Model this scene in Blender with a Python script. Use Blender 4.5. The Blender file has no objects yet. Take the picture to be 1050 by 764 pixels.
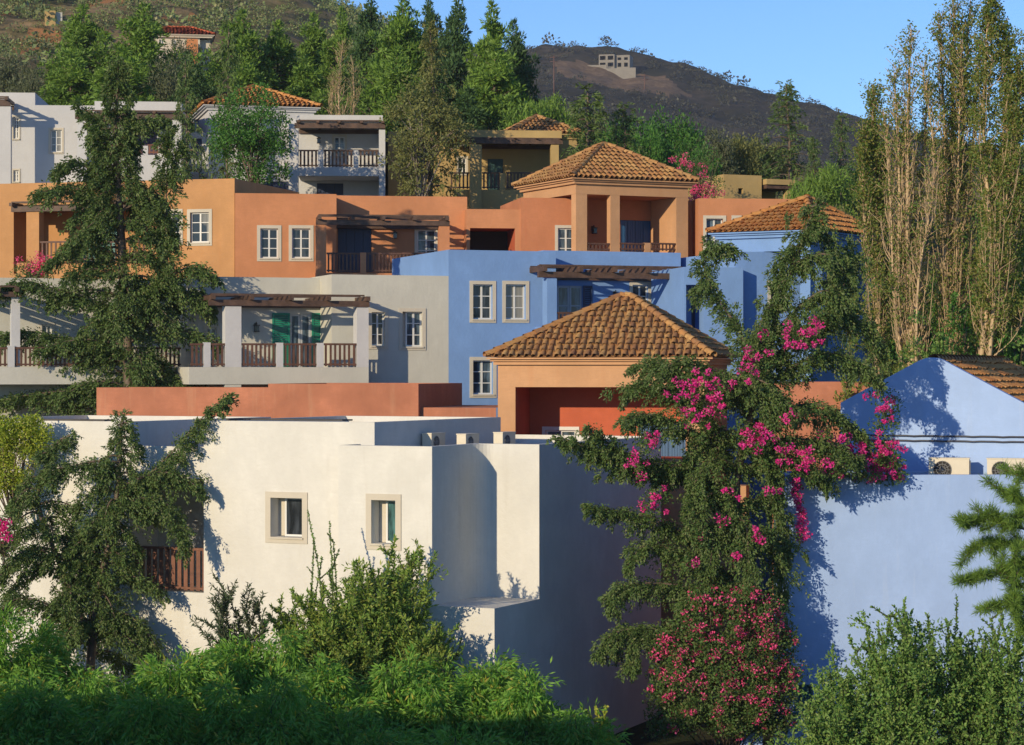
SHADE_TOP = -2.35
LEAFK = 1.75
HAZE = 0.00013
import bpy, math, random
import numpy as np
from mathutils import Vector
random.seed(7)
RNG = np.random.default_rng(11)
F, CX, CY, ZC = 2400.0, 525.0, 382.0, 16.0     # focal length in photo pixels, principal point, eye height
C = bpy.context.scene.collection

def P(px, py, D):                               # a photograph pixel at depth D -> point in metres
    return np.array([(px - CX) * D / F, D, ZC + (CY - py) * D / F])

# ------------------------------------------------------------------ materials
MATS = {}
def nodes(name):
    m = bpy.data.materials.new(name); m.use_nodes = True
    nt = m.node_tree; b = nt.nodes['Principled BSDF']
    return m, nt, b
def N(nt, typ, **kw):
    n = nt.nodes.new(typ)
    for k, v in kw.items():
        if k in n.inputs: n.inputs[k].default_value = v
        else: setattr(n, k, v)
    return n
def ramp(nt, fac, stops):
    r = nt.nodes.new('ShaderNodeValToRGB'); e = r.color_ramp.elements
    while len(e) < len(stops): e.new(0.5)
    for el, (p, c) in zip(e, stops):
        el.position = p; el.color = (*c, 1) if len(c) == 3 else c
    nt.links.new(fac, r.inputs[0]); return r.outputs[0]
def mixc(nt, fac, a, b, mode='MIX'):
    m = nt.nodes.new('ShaderNodeMix'); m.data_type = 'RGBA'; m.blend_type = mode
    for sock, v in ((m.inputs[0], fac), (m.inputs[6], a), (m.inputs[7], b)):
        if hasattr(v, 'is_linked') or hasattr(v, 'links'): nt.links.new(v, sock)
        elif isinstance(v, (int, float)): sock.default_value = v
        else: sock.default_value = (*v, 1) if len(v) == 3 else v
    return m.outputs[2]
def geo_pos(nt): return nt.nodes.new('ShaderNodeNewGeometry').outputs['Position']
def noise(nt, vec, scale, detail=4, rough=0.6, sc=None):
    n = N(nt, 'ShaderNodeTexNoise', Scale=scale, Detail=detail, Roughness=rough)
    if sc is not None:
        mp = nt.nodes.new('ShaderNodeMapping'); mp.inputs['Scale'].default_value = sc
        nt.links.new(vec, mp.inputs[0]); vec = mp.outputs[0]
    nt.links.new(vec, n.inputs['Vector']); return n.outputs['Fac']

def sc3(c, k): return tuple(min(1, x * k) for x in c)
def plaster(name, col, stain=0.14, dirt=(0.35, 0.30, 0.25), dirt_amt=0.25, bump=0.25):
    m, nt, b = nodes(name); pos = geo_pos(nt)
    stain = stain * 1.55
    big = noise(nt, pos, 0.55, 5, 0.62)
    mid = noise(nt, pos, 2.6, 6, 0.7, (1, 1, 0.55))
    streak = noise(nt, pos, 1.0, 5, 0.7, (3.2, 3.2, 0.22))
    brush = noise(nt, pos, 1.0, 3, 0.6, (3.0, 3.0, 16.0))
    c = mixc(nt, ramp(nt, big, [(0.3, (0, 0, 0)), (0.7, (1, 1, 1))]), sc3(col, 1 - stain), sc3(col, 1 + stain * .55))
    c = mixc(nt, ramp(nt, mid, [(0.35, (0, 0, 0)), (0.68, (1, 1, 1))]), c, mixc(nt, .5, c, sc3(col, 1 - stain * 1.1)))
    c = mixc(nt, ramp(nt, brush, [(0.42, (0, 0, 0)), (0.66, (.35, .35, .35))]), c, sc3(col, 1 - stain * .8))
    st = ramp(nt, streak, [(0.56, (0, 0, 0)), (0.80, (dirt_amt,) * 3)])
    c = mixc(nt, st, c, mixc(nt, .55, c, dirt))
    nt.links.new(c, b.inputs['Base Color'])
    b.inputs['Roughness'].default_value = 0.9; b.inputs['Specular IOR Level'].default_value = 0.2
    f1 = noise(nt, pos, 9.0, 6, 0.65); f2 = noise(nt, pos, 1.6, 3, 0.5)
    ad = N(nt, 'ShaderNodeMath', operation='MULTIPLY_ADD'); nt.links.new(f2, ad.inputs[0]); ad.inputs[1].default_value = 2.2; nt.links.new(f1, ad.inputs[2])
    bp = N(nt, 'ShaderNodeBump', Strength=bump, Distance=0.03); nt.links.new(ad.outputs[0], bp.inputs['Height'])
    nt.links.new(bp.outputs[0], b.inputs['Normal'])
    MATS[name] = m; return m
def wood(name, col, var=0.5):
    m, nt, b = nodes(name); pos = geo_pos(nt)
    n1 = noise(nt, pos, 3.0, 6, 0.7); 
    c = mixc(nt, ramp(nt, n1, [(0.3, (0, 0, 0)), (0.7, (1, 1, 1))]), sc3(col, 1 - var), sc3(col, 1 + var))
    nt.links.new(c, b.inputs['Base Color']); b.inputs['Roughness'].default_value = 0.65
    MATS[name] = m; return m
def plain(name, col, rough=0.6, var=0.12, metal=0.0, scale=6.0):
    m, nt, b = nodes(name); pos = geo_pos(nt)
    c = mixc(nt, noise(nt, pos, scale, 4, 0.6), sc3(col, 1 - var), sc3(col, 1 + var))
    nt.links.new(c, b.inputs['Base Color']); b.inputs['Roughness'].default_value = rough; b.inputs['Metallic'].default_value = metal
    MATS[name] = m; return m
def glass(name, col):
    m, nt, b = nodes(name); pos = geo_pos(nt)
    c = mixc(nt, ramp(nt, noise(nt, pos, 2.2, 3, 0.5, (2.5, 2.5, .5)), [(0.42, (0, 0, 0)), (0.62, (1, 1, 1))]), sc3(col, 0.55), sc3(col, 2.2))
    nt.links.new(c, b.inputs['Base Color']); b.inputs['Roughness'].default_value = 0.12; b.inputs['Specular IOR Level'].default_value = 0.55
    MATS[name] = m; return m
def curtain_glass(name, col, cur):
    m, nt, b = nodes(name); pos = geo_pos(nt)
    f = noise(nt, pos, 1.0, 2, 0.5, (9, 9, .3)); k = noise(nt, pos, 0.9, 1, 0.5, (1.6, 1.6, .4))
    c = mixc(nt, ramp(nt, f, [(0.35, (0, 0, 0)), (0.65, (1, 1, 1))]), sc3(cur, .55), cur)
    c = mixc(nt, ramp(nt, k, [(0.47, (0, 0, 0)), (0.50, (1, 1, 1))]), col, c)
    nt.links.new(c, b.inputs['Base Color']); b.inputs['Roughness'].default_value = 0.1; b.inputs['Specular IOR Level'].default_value = 0.55
    MATS[name] = m; return m
PANES = ['pane_dark', 'pane_curtain', 'pane_dark', 'pane_curtain', 'pane_blue']
def tile_mat(name, cols, dark=(0.10, 0.05, 0.03)):
    m, nt, b = nodes(name); g = nt.nodes.new('ShaderNodeNewGeometry')
    k = len(cols) - 1
    c = ramp(nt, g.outputs['Random Per Island'], [(i / k, cc) for i, cc in enumerate(cols)])
    n1 = noise(nt, g.outputs['Position'], 7.0, 5, 0.7)
    c = mixc(nt, ramp(nt, n1, [(0.45, (0, 0, 0)), (0.72, (.55, .55, .55))]), c, dark)
    n2 = noise(nt, g.outputs['Position'], 1.3, 4, 0.6)
    c = mixc(nt, ramp(nt, n2, [(0.40, (0, 0, 0)), (0.70, (.40, .40, .40))]), c, (0.36, 0.24, 0.10))
    nt.links.new(c, b.inputs['Base Color']); b.inputs['Roughness'].default_value = 0.85; b.inputs['Specular IOR Level'].default_value = .2
    MATS[name] = m; return m
def leaf_mat(name, cols, trans=0.35, clump=0.9, dark=0.45, rough=0.55):
    m, nt, b = nodes(name); g = nt.nodes.new('ShaderNodeNewGeometry'); cols = [sc3(c, LEAFK) for c in cols]; dark = dark * .4 + .6
    k = max(1, len(cols) - 1)
    c = ramp(nt, g.outputs['Random Per Island'], [(i / k, cc) for i, cc in enumerate(cols)])
    n1 = noise(nt, g.outputs['Position'], clump, 3, 0.6)
    md = cols[len(cols) // 2]
    c = mixc(nt, ramp(nt, n1, [(0.35, (0, 0, 0)), (0.65, (1, 1, 1))]), mixc(nt, 1.0, c, (dark, dark, dark * 1.02), 'MULTIPLY'), c)
    nt.links.new(c, b.inputs['Base Color']); b.inputs['Roughness'].default_value = rough; b.inputs['Specular IOR Level'].default_value = .3
    tr = nt.nodes.new('ShaderNodeBsdfTranslucent'); nt.links.new(mixc(nt, 1.0, c, (1.0, 1.05, .55), 'MULTIPLY'), tr.inputs[0])
    mx = nt.nodes.new('ShaderNodeMixShader'); mx.inputs[0].default_value = trans
    out = nt.nodes['Material Output']
    nt.links.new(b.outputs[0], mx.inputs[1]); nt.links.new(tr.outputs[0], mx.inputs[2]); nt.links.new(mx.outputs[0], out.inputs[0])
    MATS[name] = m; return m

# ------------------------------------------------------------------ mesh collecting
class MB:
    def __init__(s): s.v = []; s.f = []; s.m = []; s.names = []; s.smooth = []
    def mi(s, mat):
        if mat not in s.names: s.names.append(mat)
        return s.names.index(mat)
    def face(s, pts, mat, smooth=False):
        i = len(s.v); s.v.extend([tuple(p) for p in pts]); s.f.append(tuple(range(i, i + len(pts)))); s.m.append(s.mi(mat)); s.smooth.append(smooth)
    def mesh(s, verts, faces, mat, smooth=False):
        i = len(s.v); s.v.extend([tuple(p) for p in verts]); k = s.mi(mat)
        for f in faces: s.f.append(tuple(a + i for a in f)); s.m.append(k); s.smooth.append(smooth)
    def hexa(s, p, mat):                         # p: 8 points, 0-3 bottom ring, 4-7 top ring
        s.mesh(p, [(0, 3, 2, 1), (4, 5, 6, 7), (0, 1, 5, 4), (1, 2, 6, 5), (2, 3, 7, 6), (3, 0, 4, 7)], mat)
    def fbox(s, fc, s0, s1, z0, z1, d0, d1, mat):  # a box in the frame of a wall face
        q = [fc.pt(s0, z0, d0), fc.pt(s1, z0, d0), fc.pt(s1, z0, d1), fc.pt(s0, z0, d1), fc.pt(s0, z1, d0), fc.pt(s1, z1, d0), fc.pt(s1, z1, d1), fc.pt(s0, z1, d1)]
        s.hexa(q, mat)
    def tube(s, pts, rad, mat, n=6, cap=False):
        pts = [np.asarray(p, float) for p in pts]
        if not hasattr(rad, '__len__'): rad = [rad] * len(pts)
        rings = []
        for i, p in enumerate(pts):
            t = pts[min(i + 1, len(pts) - 1)] - pts[max(i - 1, 0)]
            t = t / (np.linalg.norm(t) + 1e-9)
            a = np.cross(t, (0, 0, 1.0)) if abs(t[2]) < .95 else np.cross(t, (1.0, 0, 0))
            a /= np.linalg.norm(a); b = np.cross(t, a)
            rings.append([p + rad[i] * (a * math.cos(6.2832 * k / n) + b * math.sin(6.2832 * k / n)) for k in range(n)])
        v = [q for r in rings for q in r]; f = []
        for i in range(len(pts) - 1):
            for k in range(n):
                f.append((i * n + k, i * n + (k + 1) % n, (i + 1) * n + (k + 1) % n, (i + 1) * n + k))
        if cap: f.append(tuple(range(n))[::-1]); f.append(tuple(range((len(pts) - 1) * n, len(pts) * n)))
        s.mesh(v, f, mat, True)
ORG = {}                                          # world origin of every built object
def org(o): return ORG.get(o.name, np.zeros(3)) if o is not None else np.zeros(3)
def link(o, parent, where):
    C.objects.link(o); w = np.asarray(where, float); ORG[o.name] = w
    if parent is not None:
        o.parent = parent; o.location = Vector(w - org(parent))
    else: o.location = Vector(w)
    return o
def build(mb, name, parent=None, where=None):
    if where is None: where = org(parent)
    me = bpy.data.meshes.new(name)
    v = np.asarray(mb.v, float).reshape(-1, 3) - np.asarray(where, float)
    me.from_pydata([tuple(p) for p in v], [], mb.f)
    for n in mb.names: me.materials.append(MATS[n])
    me.polygons.foreach_set('material_index', mb.m)
    me.polygons.foreach_set('use_smooth', mb.smooth)
    me.update()
    return link(bpy.data.objects.new(name, me), parent, where)
def tag(o, label=None, cat=None, group=None, kind=None):
    for k, v in (('label', label), ('category', cat), ('group', group), ('kind', kind)):
        if v: o[k] = v
    return o
def empty(name, where, label=None, cat=None, group=None):
    return tag(link(bpy.data.objects.new(name, None), None, where), label, cat, group)
def children(o): return [c for c in bpy.data.objects if c.parent == o]
KIDS = {}
def copy_tree(o, parent=None):
    c = o.copy(); C.objects.link(c); ORG[c.name] = org(o)
    if parent is not None: c.parent = parent
    for ch in children(o): copy_tree(ch, c)
    return c
def quads_object(V, mats, name, parent=None, where=None, mi=None):
    """V (n,4,3) world quads -> one mesh object"""
    if where is None: where = org(parent)
    V = (np.asarray(V) - np.asarray(where)).astype(np.float32); n = len(V)
    me = bpy.data.meshes.new(name)
    me.vertices.add(n * 4); me.vertices.foreach_set('co', V.reshape(-1))
    me.loops.add(n * 4); me.loops.foreach_set('vertex_index', np.arange(n * 4, dtype=np.int32))
    me.polygons.add(n); me.polygons.foreach_set('loop_start', np.arange(0, n * 4, 4, dtype=np.int32))
    for m in mats: me.materials.append(MATS[m])
    if mi is not None: me.polygons.foreach_set('material_index', np.asarray(mi, np.int32))
    me.update(calc_edges=True)
    return link(bpy.data.objects.new(name, me), parent, where)

# ------------------------------------------------------------------ building kit
class Face:
    """A vertical wall plane: origin o, u runs to the viewer's right along it, n points out of it."""
    def __init__(s, x, y, ang):
        s.o = np.array([x, y], float); s.ang = ang; a = math.radians(ang)
        s.u = np.array([math.cos(a), math.sin(a)]); s.n = np.array([math.sin(a), -math.cos(a)])
    @staticmethod
    def at(px, D, ang): return Face((px - CX) * D / F, D, ang)
    def pt(s, q, z, d=0.0):
        p = s.o + s.u * q - s.n * d; return np.array([p[0], p[1], z])
    def off(s, d): p = s.o - s.n * d; return Face(p[0], p[1], s.ang)
    def S(s, px):
        t = (px - CX) / F; return (t * s.o[1] - s.o[0]) / (s.u[0] - t * s.u[1])
    def Z(s, py, px=None, q=None):
        if q is None: q = s.S(px)
        return ZC + (CY - py) * (s.o[1] + s.u[1] * q) / F
    def right(s, q): p = s.o + s.u * q; return Face(p[0], p[1], s.ang + 90)   # side wall: s runs inward from 0
    def left(s, q): p = s.o + s.u * q; return Face(p[0], p[1], s.ang - 90)    # side wall: s runs from -depth to 0
class Op:
    def __init__(s, a, b, z0, z1, dp, back=None, ops=(), jamb=None): s.a, s.b, s.z0, s.z1, s.dp, s.back, s.ops, s.jamb = a, b, z0, z1, dp, back, list(ops), jamb
def wall(mb, fc, s0, s1, z0, z1, mat, ops=()):
    ops = [o for o in ops if o is not None]
    xs = sorted({s0, s1} | {v for o in ops for v in (o.a, o.b) if s0 < v < s1}); zs = sorted({z0, z1} | {v for o in ops for v in (o.z0, o.z1) if z0 < v < z1})
    for i in range(len(xs) - 1):
        for j in range(len(zs) - 1):
            cx, cz = (xs[i] + xs[i + 1]) / 2, (zs[j] + zs[j + 1]) / 2
            if any(o.a < cx < o.b and o.z0 < cz < o.z1 for o in ops): continue
            mb.face([fc.pt(xs[i], zs[j]), fc.pt(xs[i + 1], zs[j]), fc.pt(xs[i + 1], zs[j + 1]), fc.pt(xs[i], zs[j + 1])], mat)
    for o in ops:
        jm = o.jamb or mat; d = o.dp
        mb.face([fc.pt(o.a, o.z0), fc.pt(o.a, o.z0, d), fc.pt(o.a, o.z1, d), fc.pt(o.a, o.z1)], jm)
        mb.face([fc.pt(o.b, o.z0), fc.pt(o.b, o.z0, d), fc.pt(o.b, o.z1, d), fc.pt(o.b, o.z1)], jm)
        mb.face([fc.pt(o.a, o.z0), fc.pt(o.b, o.z0), fc.pt(o.b, o.z0, d), fc.pt(o.a, o.z0, d)], jm)
        mb.face([fc.pt(o.a, o.z1), fc.pt(o.b, o.z1), fc.pt(o.b, o.z1, d), fc.pt(o.a, o.z1, d)], jm)
        if o.back: wall(mb, fc.off(d), o.a, o.b, o.z0, o.z1, o.back, o.ops)
def block(mb, fc, s0, s1, z0, z1, depth, mat, ops=(), rops=(), lops=(), par=0.3, t=0.22, deck='roof_deck'):
    """A flat-roofed volume with a parapet."""
    wall(mb, fc, s0, s1, z0, z1, mat, ops)
    wall(mb, fc.right(s1), 0, depth, z0, z1, mat, rops)
    wall(mb, fc.left(s0), -depth, 0, z0, z1, mat, lops)
    wall(mb, fc.off(depth), s0, s1, z0, z1, mat)
    roof(mb, fc, s0, s1, z1, depth, mat, par, t, deck)
def roof(mb, fc, s0, s1, z1, depth, mat, par=0.3, t=0.22, deck='roof_deck', d0=0.0):
    o = [(s0, d0), (s1, d0), (s1, depth), (s0, depth)]; i = [(s0 + t, d0 + t), (s1 - t, d0 + t), (s1 - t, depth - t), (s0 + t, depth - t)]
    for k in range(4):
        a, b, c, d = o[k], o[(k + 1) % 4], i[(k + 1) % 4], i[k]
        mb.face([fc.pt(a[0], z1, a[1]), fc.pt(b[0], z1, b[1]), fc.pt(c[0], z1, c[1]), fc.pt(d[0], z1, d[1])], mat)
        mb.face([fc.pt(d[0], z1, d[1]), fc.pt(c[0], z1, c[1]), fc.pt(c[0], z1 - par, c[1]), fc.pt(d[0], z1 - par, d[1])], mat)
    mb.face([fc.pt(a, z1 - par, d) for a, d in i], deck)

class House:
    def __init__(s, name, where, label, cat='house', group=None):
        s.root = empty(name, where, label, cat, group); s.w = MB()
    def win(s, fc, px0, px1, py0, py1, sur=.13, depth=.16, sash='white_wood', surm='cream_trim', cols=2, rows=3, pane='pane_dark', side=0.0, label=None):
        a, b = fc.S(px0), fc.S(px1); m = (a + b) / 2; z1, z0 = fc.Z(py0, q=m), fc.Z(py1, q=m)
        ia, ib, iz0, iz1 = a + sur, b - sur, z0 + sur, z1 - sur
        f = MB()
        if surm:
            for (p, q, r, t) in ((a, b, iz1, z1), (a, b, z0, iz0), (a, ia, iz0, iz1), (ib, b, iz0, iz1)):
                f.fbox(fc, p, q, r, t, -0.03, -0.002, surm)
        f.fbox(fc, ia - .04, ib + .04, iz0 - .055, iz0 - .002, -0.07, depth - .06, surm or sash)
        w = build(f, 'window', s.root)
        if label: w['label'] = label
        g = MB(); fw = .055; d0, d1 = depth - .05, depth + .01; sa = ia + side
        for (p, q, r, t) in ((sa, sa + fw, iz0, iz1), (ib - fw, ib, iz0, iz1), (sa + fw, ib - fw, iz1 - fw, iz1), (sa + fw, ib - fw, iz0, iz0 + fw)):
            g.fbox(fc, p, q, r, t, d0, d1, sash)
        for k in range(1, cols):
            x = sa + (ib - sa) * k / cols; h = .035 if k * 2 == cols else .016
            g.fbox(fc, x - h, x + h, iz0 + fw, iz1 - fw, d0 + .004, d1, sash)
        for k in range(1, rows):
            z = iz0 + (iz1 - iz0) * k / rows; g.fbox(fc, sa + fw, ib - fw, z - .016, z + .016, d0 + .008, d1, sash)
        build(g, 'frame', w)
        h = MB()
        if pane == 'pane_dark': pane = random.choice(PANES)
        h.fbox(fc, sa + .01, ib - .01, iz0 + .01, iz1 - .01, d1 - .022, d1 - .012, pane)
        if side: h.fbox(fc, ia + .01, sa - .002, iz0 + .01, iz1 - .01, d1, d1 + .02, 'cream_trim')
        build(h, 'pane', w)
        return Op(ia, ib, iz0, iz1, depth + .03)
    def door(s, fc, px0, px1, py0, py1, mat, panels=4, depth=.10, pane=None, label=None):
        a, b = fc.S(px0), fc.S(px1); m = (a + b) / 2; z1, z0 = fc.Z(py0, q=m), fc.Z(py1, q=m)
        g = MB(); w = (b - a) / panels
        for k in range(panels):
            x0, x1 = a + k * w + .008, a + (k + 1) * w - .008
            if pane:
                for (p, q, r, t) in ((x0, x0 + .07, z0, z1), (x1 - .07, x1, z0, z1), (x0 + .07, x1 - .07, z1 - .08, z1), (x0 + .07, x1 - .07, z0, z0 + .12), (x0 + .07, x1 - .07, (z0 + z1) / 2 - .025, (z0 + z1) / 2 + .025)):
                    g.fbox(fc, p, q, r, t, depth - .05, depth, mat)
            else:
                g.fbox(fc, x0, x1, z0, z1, depth - .03, depth, mat)
                n = max(2, int((x1 - x0) / .09))
                for j in range(n):
                    xa = x0 + .02 + (x1 - x0 - .04) * j / n
                    g.fbox(fc, xa + .008, xa + (x1 - x0 - .04) / n - .008, z0 + .02, z1 - .03, depth - .045, depth - .032, mat)
        d = build(g, 'door', s.root)
        if label: d['label'] = label
        if pane:
            h = MB(); h.fbox(fc, a + .02, b - .02, z0 + .02, z1 - .02, depth - .03, depth - .02, pane); build(h, 'pane', d)
        return Op(a, b, z0, z1, depth + .002, 'room_dark')
    def shutter(s, fc, px0, px1, py0, py1, mat):
        a, b = fc.S(px0), fc.S(px1); m = (a + b) / 2; z1, z0 = fc.Z(py0, q=m), fc.Z(py1, q=m); g = MB()
        for (p, q, r, t) in ((a, a + .07, z0, z1), (b - .07, b, z0, z1), (a + .07, b - .07, z1 - .07, z1), (a + .07, b - .07, z0, z0 + .07), (a + .07, b - .07, (z0 + z1) / 2 - .04, (z0 + z1) / 2 + .04)):
            g.fbox(fc, p, q, r, t, -.055, -.004, mat)
        n = int((z1 - z0) / .07)
        for k in range(n):
            z = z0 + .03 + (z1 - z0 - .06) * k / n
            g.hexa([fc.pt(a + .06, z, -.045), fc.pt(b - .06, z, -.045), fc.pt(b - .06, z, -.02), fc.pt(a + .06, z, -.02), fc.pt(a + .06, z + .05, -.02), fc.pt(b - .06, z + .05, -.02), fc.pt(b - .06, z + .05, -.008), fc.pt(a + .06, z + .05, -.008)], mat)
        return build(g, 'shutter', s.root)
    def rail(s, fc, px0, px1, py0, py1, mat='brown_wood', pitch=.14, sw=.065):
        a, b = fc.S(px0), fc.S(px1); m = (a + b) / 2; z1, z0 = fc.Z(py0, q=m), fc.Z(py1, q=m); g = MB()
        g.fbox(fc, a, b, z1 - .07, z1, .02, .11, mat); g.fbox(fc, a, b, z0 + .05, z0 + .11, .035, .095, mat)
        n = max(2, int((b - a) / pitch))
        for k in range(n):
            x = a + (b - a) * (k + .5) / n + random.uniform(-.006, .006)
            g.fbox(fc, x - sw / 2, x + sw / 2, z0 + .012, z1 - .072, .045, .075, mat)
        return build(g, 'railing', s.root)
    def pergola(s, fc, px0, px1, pyt, pyb, depth, n=5, laths=3, mat='dark_wood', over=.3, rise=.2):
        a, b = fc.S(px0), fc.S(px1); m = (a + b) / 2; z1, z0 = fc.Z(pyt, q=m), fc.Z(pyb, q=m); g = MB()
        g.fbox(fc, a, b, z0, z1, -.06, .12, mat)
        g.fbox(fc, a + .1, b - .1, z0 + .02, z1 - .02, depth - .12, depth - .003, mat)
        for k in range(n):
            x = a + .15 + (b - a - .3) * k / (n - 1) + random.uniform(-.05, .05)
            g.fbox(fc, x - .07, x + .07, z1 + .003, z1 + rise, -over + random.uniform(-.04, .04), depth - .004, mat)
        for k in range(laths):
            d = -over * .4 + (depth) * (k + .1) / laths; e = random.uniform(-.08, .12)
            g.fbox(fc, a + .1 + e, b - .05 - random.uniform(-.1, .15), z1 + rise + .003, z1 + rise + .06, d - .045, d + .045, mat)
        return build(g, 'pergola', s.root)
    def lamp(s, fc, px, py):
        a = fc.S(px); z = fc.Z(py, q=a); g = MB()
        g.fbox(fc, a - .05, a + .05, z - .12, z + .16, -.03, -.002, 'black_metal')
        g.tube([fc.pt(a, z + .10, -.03), fc.pt(a, z + .2, -.12), fc.pt(a, z + .16, -.2), fc.pt(a, z + .1, -.2)], .014, 'black_metal', 5)
        for (r, zz0, zz1) in ((.10, .06, .10), (.075, -.13, .06), (.09, -.16, -.13)):
            g.fbox(fc, a - r, a + r, z + zz0, z + zz1, -.2 - r, -.2 + r, 'black_metal' if r != .075 else 'pane_dark')
        return build(g, 'wall_lamp', s.root)
    def hip(s, fc, s0, s1, depth, ze, rise, over=.35, pitch=.235, tile='tile_ochre', trim=None, ridge=0.0, faces='FRBL', ax=0.0, ad=0.0):
        """Hipped tile roof of real barrel tiles over the rectangle s0..s1 x 0..depth, with a moulded eave."""
        a0, a1, d0, d1 = s0 - over, s1 + over, -over, depth + over
        A, B, Cc, D = fc.pt(a0, ze, d0), fc.pt(a1, ze, d0), fc.pt(a1, ze, d1), fc.pt(a0, ze, d1)
        ms, md = (a0 + a1) / 2 + ax, (d0 + d1) / 2 + ad
        if (a1 - a0) >= (d1 - d0): T1, T2 = fc.pt(ms - ridge / 2, ze + rise, md), fc.pt(ms + ridge / 2, ze + rise, md)
        else: T1, T2 = fc.pt(ms, ze + rise, md - ridge / 2), fc.pt(ms, ze + rise, md + ridge / 2)
        g = MB()
        longs = (a1 - a0) >= (d1 - d0)
        Fa = (T1, T2) if longs else (T1, T1); Ra = (T2, T2) if longs else (T1, T2); Ba = (T2, T1) if longs else (T2, T2); La = (T1, T1) if longs else (T2, T1)
        for nm, e0, e1, (ta, tb) in (('F', A, B, Fa), ('R', B, Cc, Ra), ('B', Cc, D, Ba), ('L', D, A, La)):
            tile_slope(g, e0, e1, ta, tb, pitch, tile, nm in faces)
        hips = [(A, T1 if longs or 1 else T1), (B, Fa[1]), (Cc, Ra[1]), (D, Ba[1])]
        for e, t in hips: ridge_tiles(g, e, t, tile, .13)
        if ridge > .1: ridge_tiles(g, T1, T2, tile, .13)
        ap = (T1 + T2) / 2; g.tube([ap + (0, 0, .02), ap + (0, 0, .16)], [.16, .05], tile, 8, True)
        r = build(g, 'roof', s.root)
        e = MB(); tm = trim
        for k, (dz0, dz1, o) in enumerate(((-.07, -.02, over - .02), (-.14, -.073, over - .12), (-.25, -.143, over - .21))):
            x0, x1, y0, y1 = s0 - o, s1 + o, -o, depth + o; ti = .35
            e.fbox(fc, x0, x1, ze + dz0, ze + dz1, y0, y0 + ti, tm); e.fbox(fc, x0, x1, ze + dz0, ze + dz1, y1 - ti, y1, tm)
            e.fbox(fc, x0, x0 + ti, ze + dz0, ze + dz1, y0 + ti, y1 - ti, tm); e.fbox(fc, x1 - ti, x1, ze + dz0, ze + dz1, y0 + ti, y1 - ti, tm)
        build(e, 'eave', r)
        return r
def tile_slope(g, e0, e1, ta, tb, pitch, mat, full=True, course=.36):
    e0, e1, ta, tb = map(np.asarray, (e0, e1, ta, tb))
    L = np.linalg.norm(e1 - e0); u = (e1 - e0) / L
    sv = (ta - e0) - u * np.dot(ta - e0, u); H = np.linalg.norm(sv); sv = sv / H; nv = np.cross(u, sv)
    if nv[2] < 0: nv = -nv
    g.face([e0, e1, tb, ta] if np.linalg.norm(tb - ta) > .01 else [e0, e1, ta], 'tile_under')
    if not full: return
    xa, xb = np.dot(ta - e0, u), np.dot(tb - e0, u)
    n = int(round(L / pitch)); pw = L / n; ang = [0, math.pi * .25, math.pi * .5, math.pi * .75, math.pi]
    for i in range(n):
        x = (i + .5) * pw
        hm = H * (x / xa if x < xa else (L - x) / (L - xb) if x > xb else 1.0)
        y, k = -.05, 0
        while y < hm - .08:
            y1 = min(y + course * 1.14, hm + .03); j = random.uniform(-.02, .02); tw = random.uniform(-.022, .022); lz = random.uniform(0, .026); y += random.uniform(-.02, .02)
            r0, r1 = pw * .40, pw * .33; v = []
            for (yy, r, lift) in ((y, r0, .045 + lz), (y1, r1, .012)):
                for a in ang: v.append(e0 + u * (x + j + (tw if yy == y1 else 0) - r * math.cos(a)) + sv * yy + nv * (r * math.sin(a) * .95 + lift))
            g.mesh(v, [(q, q + 1, q + 6, q + 5) for q in range(4)], mat, True)
            y += course; k += 1
    for i in range(n + 1):                                   # channel tiles between the covers
        x = min(max(i * pw, .02), L - .02)
        hm = H * (x / xa if x < xa else (L - x) / (L - xb) if x > xb else 1.0)
        if hm < .15: continue
        y = -.03
        while y < hm - .05:
            y1 = min(y + course, hm); r = pw * .3
            v = [e0 + u * (x - r) + sv * y + nv * .05, e0 + u * x + sv * y + nv * .012, e0 + u * (x + r) + sv * y + nv * .05,
                 e0 + u * (x - r) + sv * y1 + nv * .035, e0 + u * x + sv * y1 + nv * .006, e0 + u * (x + r) + sv * y1 + nv * .035]
            g.mesh(v, [(0, 1, 4, 3), (1, 2, 5, 4)], mat, True); y += course
def ridge_tiles(g, a, b, mat, r):
    a, b = np.asarray(a), np.asarray(b); L = np.linalg.norm(b - a); t = (b - a) / L
    sd = np.cross(t, (0, 0, 1.0)); sd /= np.linalg.norm(sd); up = np.cross(sd, t); up *= np.sign(up[2])
    n = max(2, int(L / .38)); c = L / n
    for k in range(n):
        v = []
        for (q, rr, lf) in ((k * c, r * 1.08, .05), (k * c + c * 1.12, r * .9, .03)):
            for i in range(6):
                an = math.pi * i / 5; v.append(a + t * q - sd * rr * math.cos(an) + up * (rr * math.sin(an) + lf))
        g.mesh(v, [(q, q + 1, q + 7, q + 6) for q in range(5)], mat, True)
# ------------------------------------------------------------------ building materials
plaster('white_plaster', (.67, .655, .605), .085, (.40, .35, .27), .42, .4)
plaster('upper_white', (.54, .54, .545), .07, (.35, .32, .28), .2)
plaster('grey_plaster', (.54, .53, .47), .08, (.3, .27, .22), .25)
plaster('orange_plaster', (0.522, 0.278, 0.122), .13, (.50, .20, .07), .5)
plaster('coral_plaster', (.56, .245, .12), .13, (.48, .16, .06), .5)
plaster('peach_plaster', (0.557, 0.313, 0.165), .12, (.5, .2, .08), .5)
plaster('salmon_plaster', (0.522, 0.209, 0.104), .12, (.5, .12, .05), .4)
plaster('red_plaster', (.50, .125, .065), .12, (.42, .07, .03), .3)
plaster('terracotta_plaster', (.46, .185, .108), .18, (.55, .36, .22), .55)
plaster('blue_plaster', (.19, .33, .62), .10, (.2, .3, .55), .4)
plaster('pale_blue_plaster', (.36, .50, .80), .09, (.55, .62, .74), .5)
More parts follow.
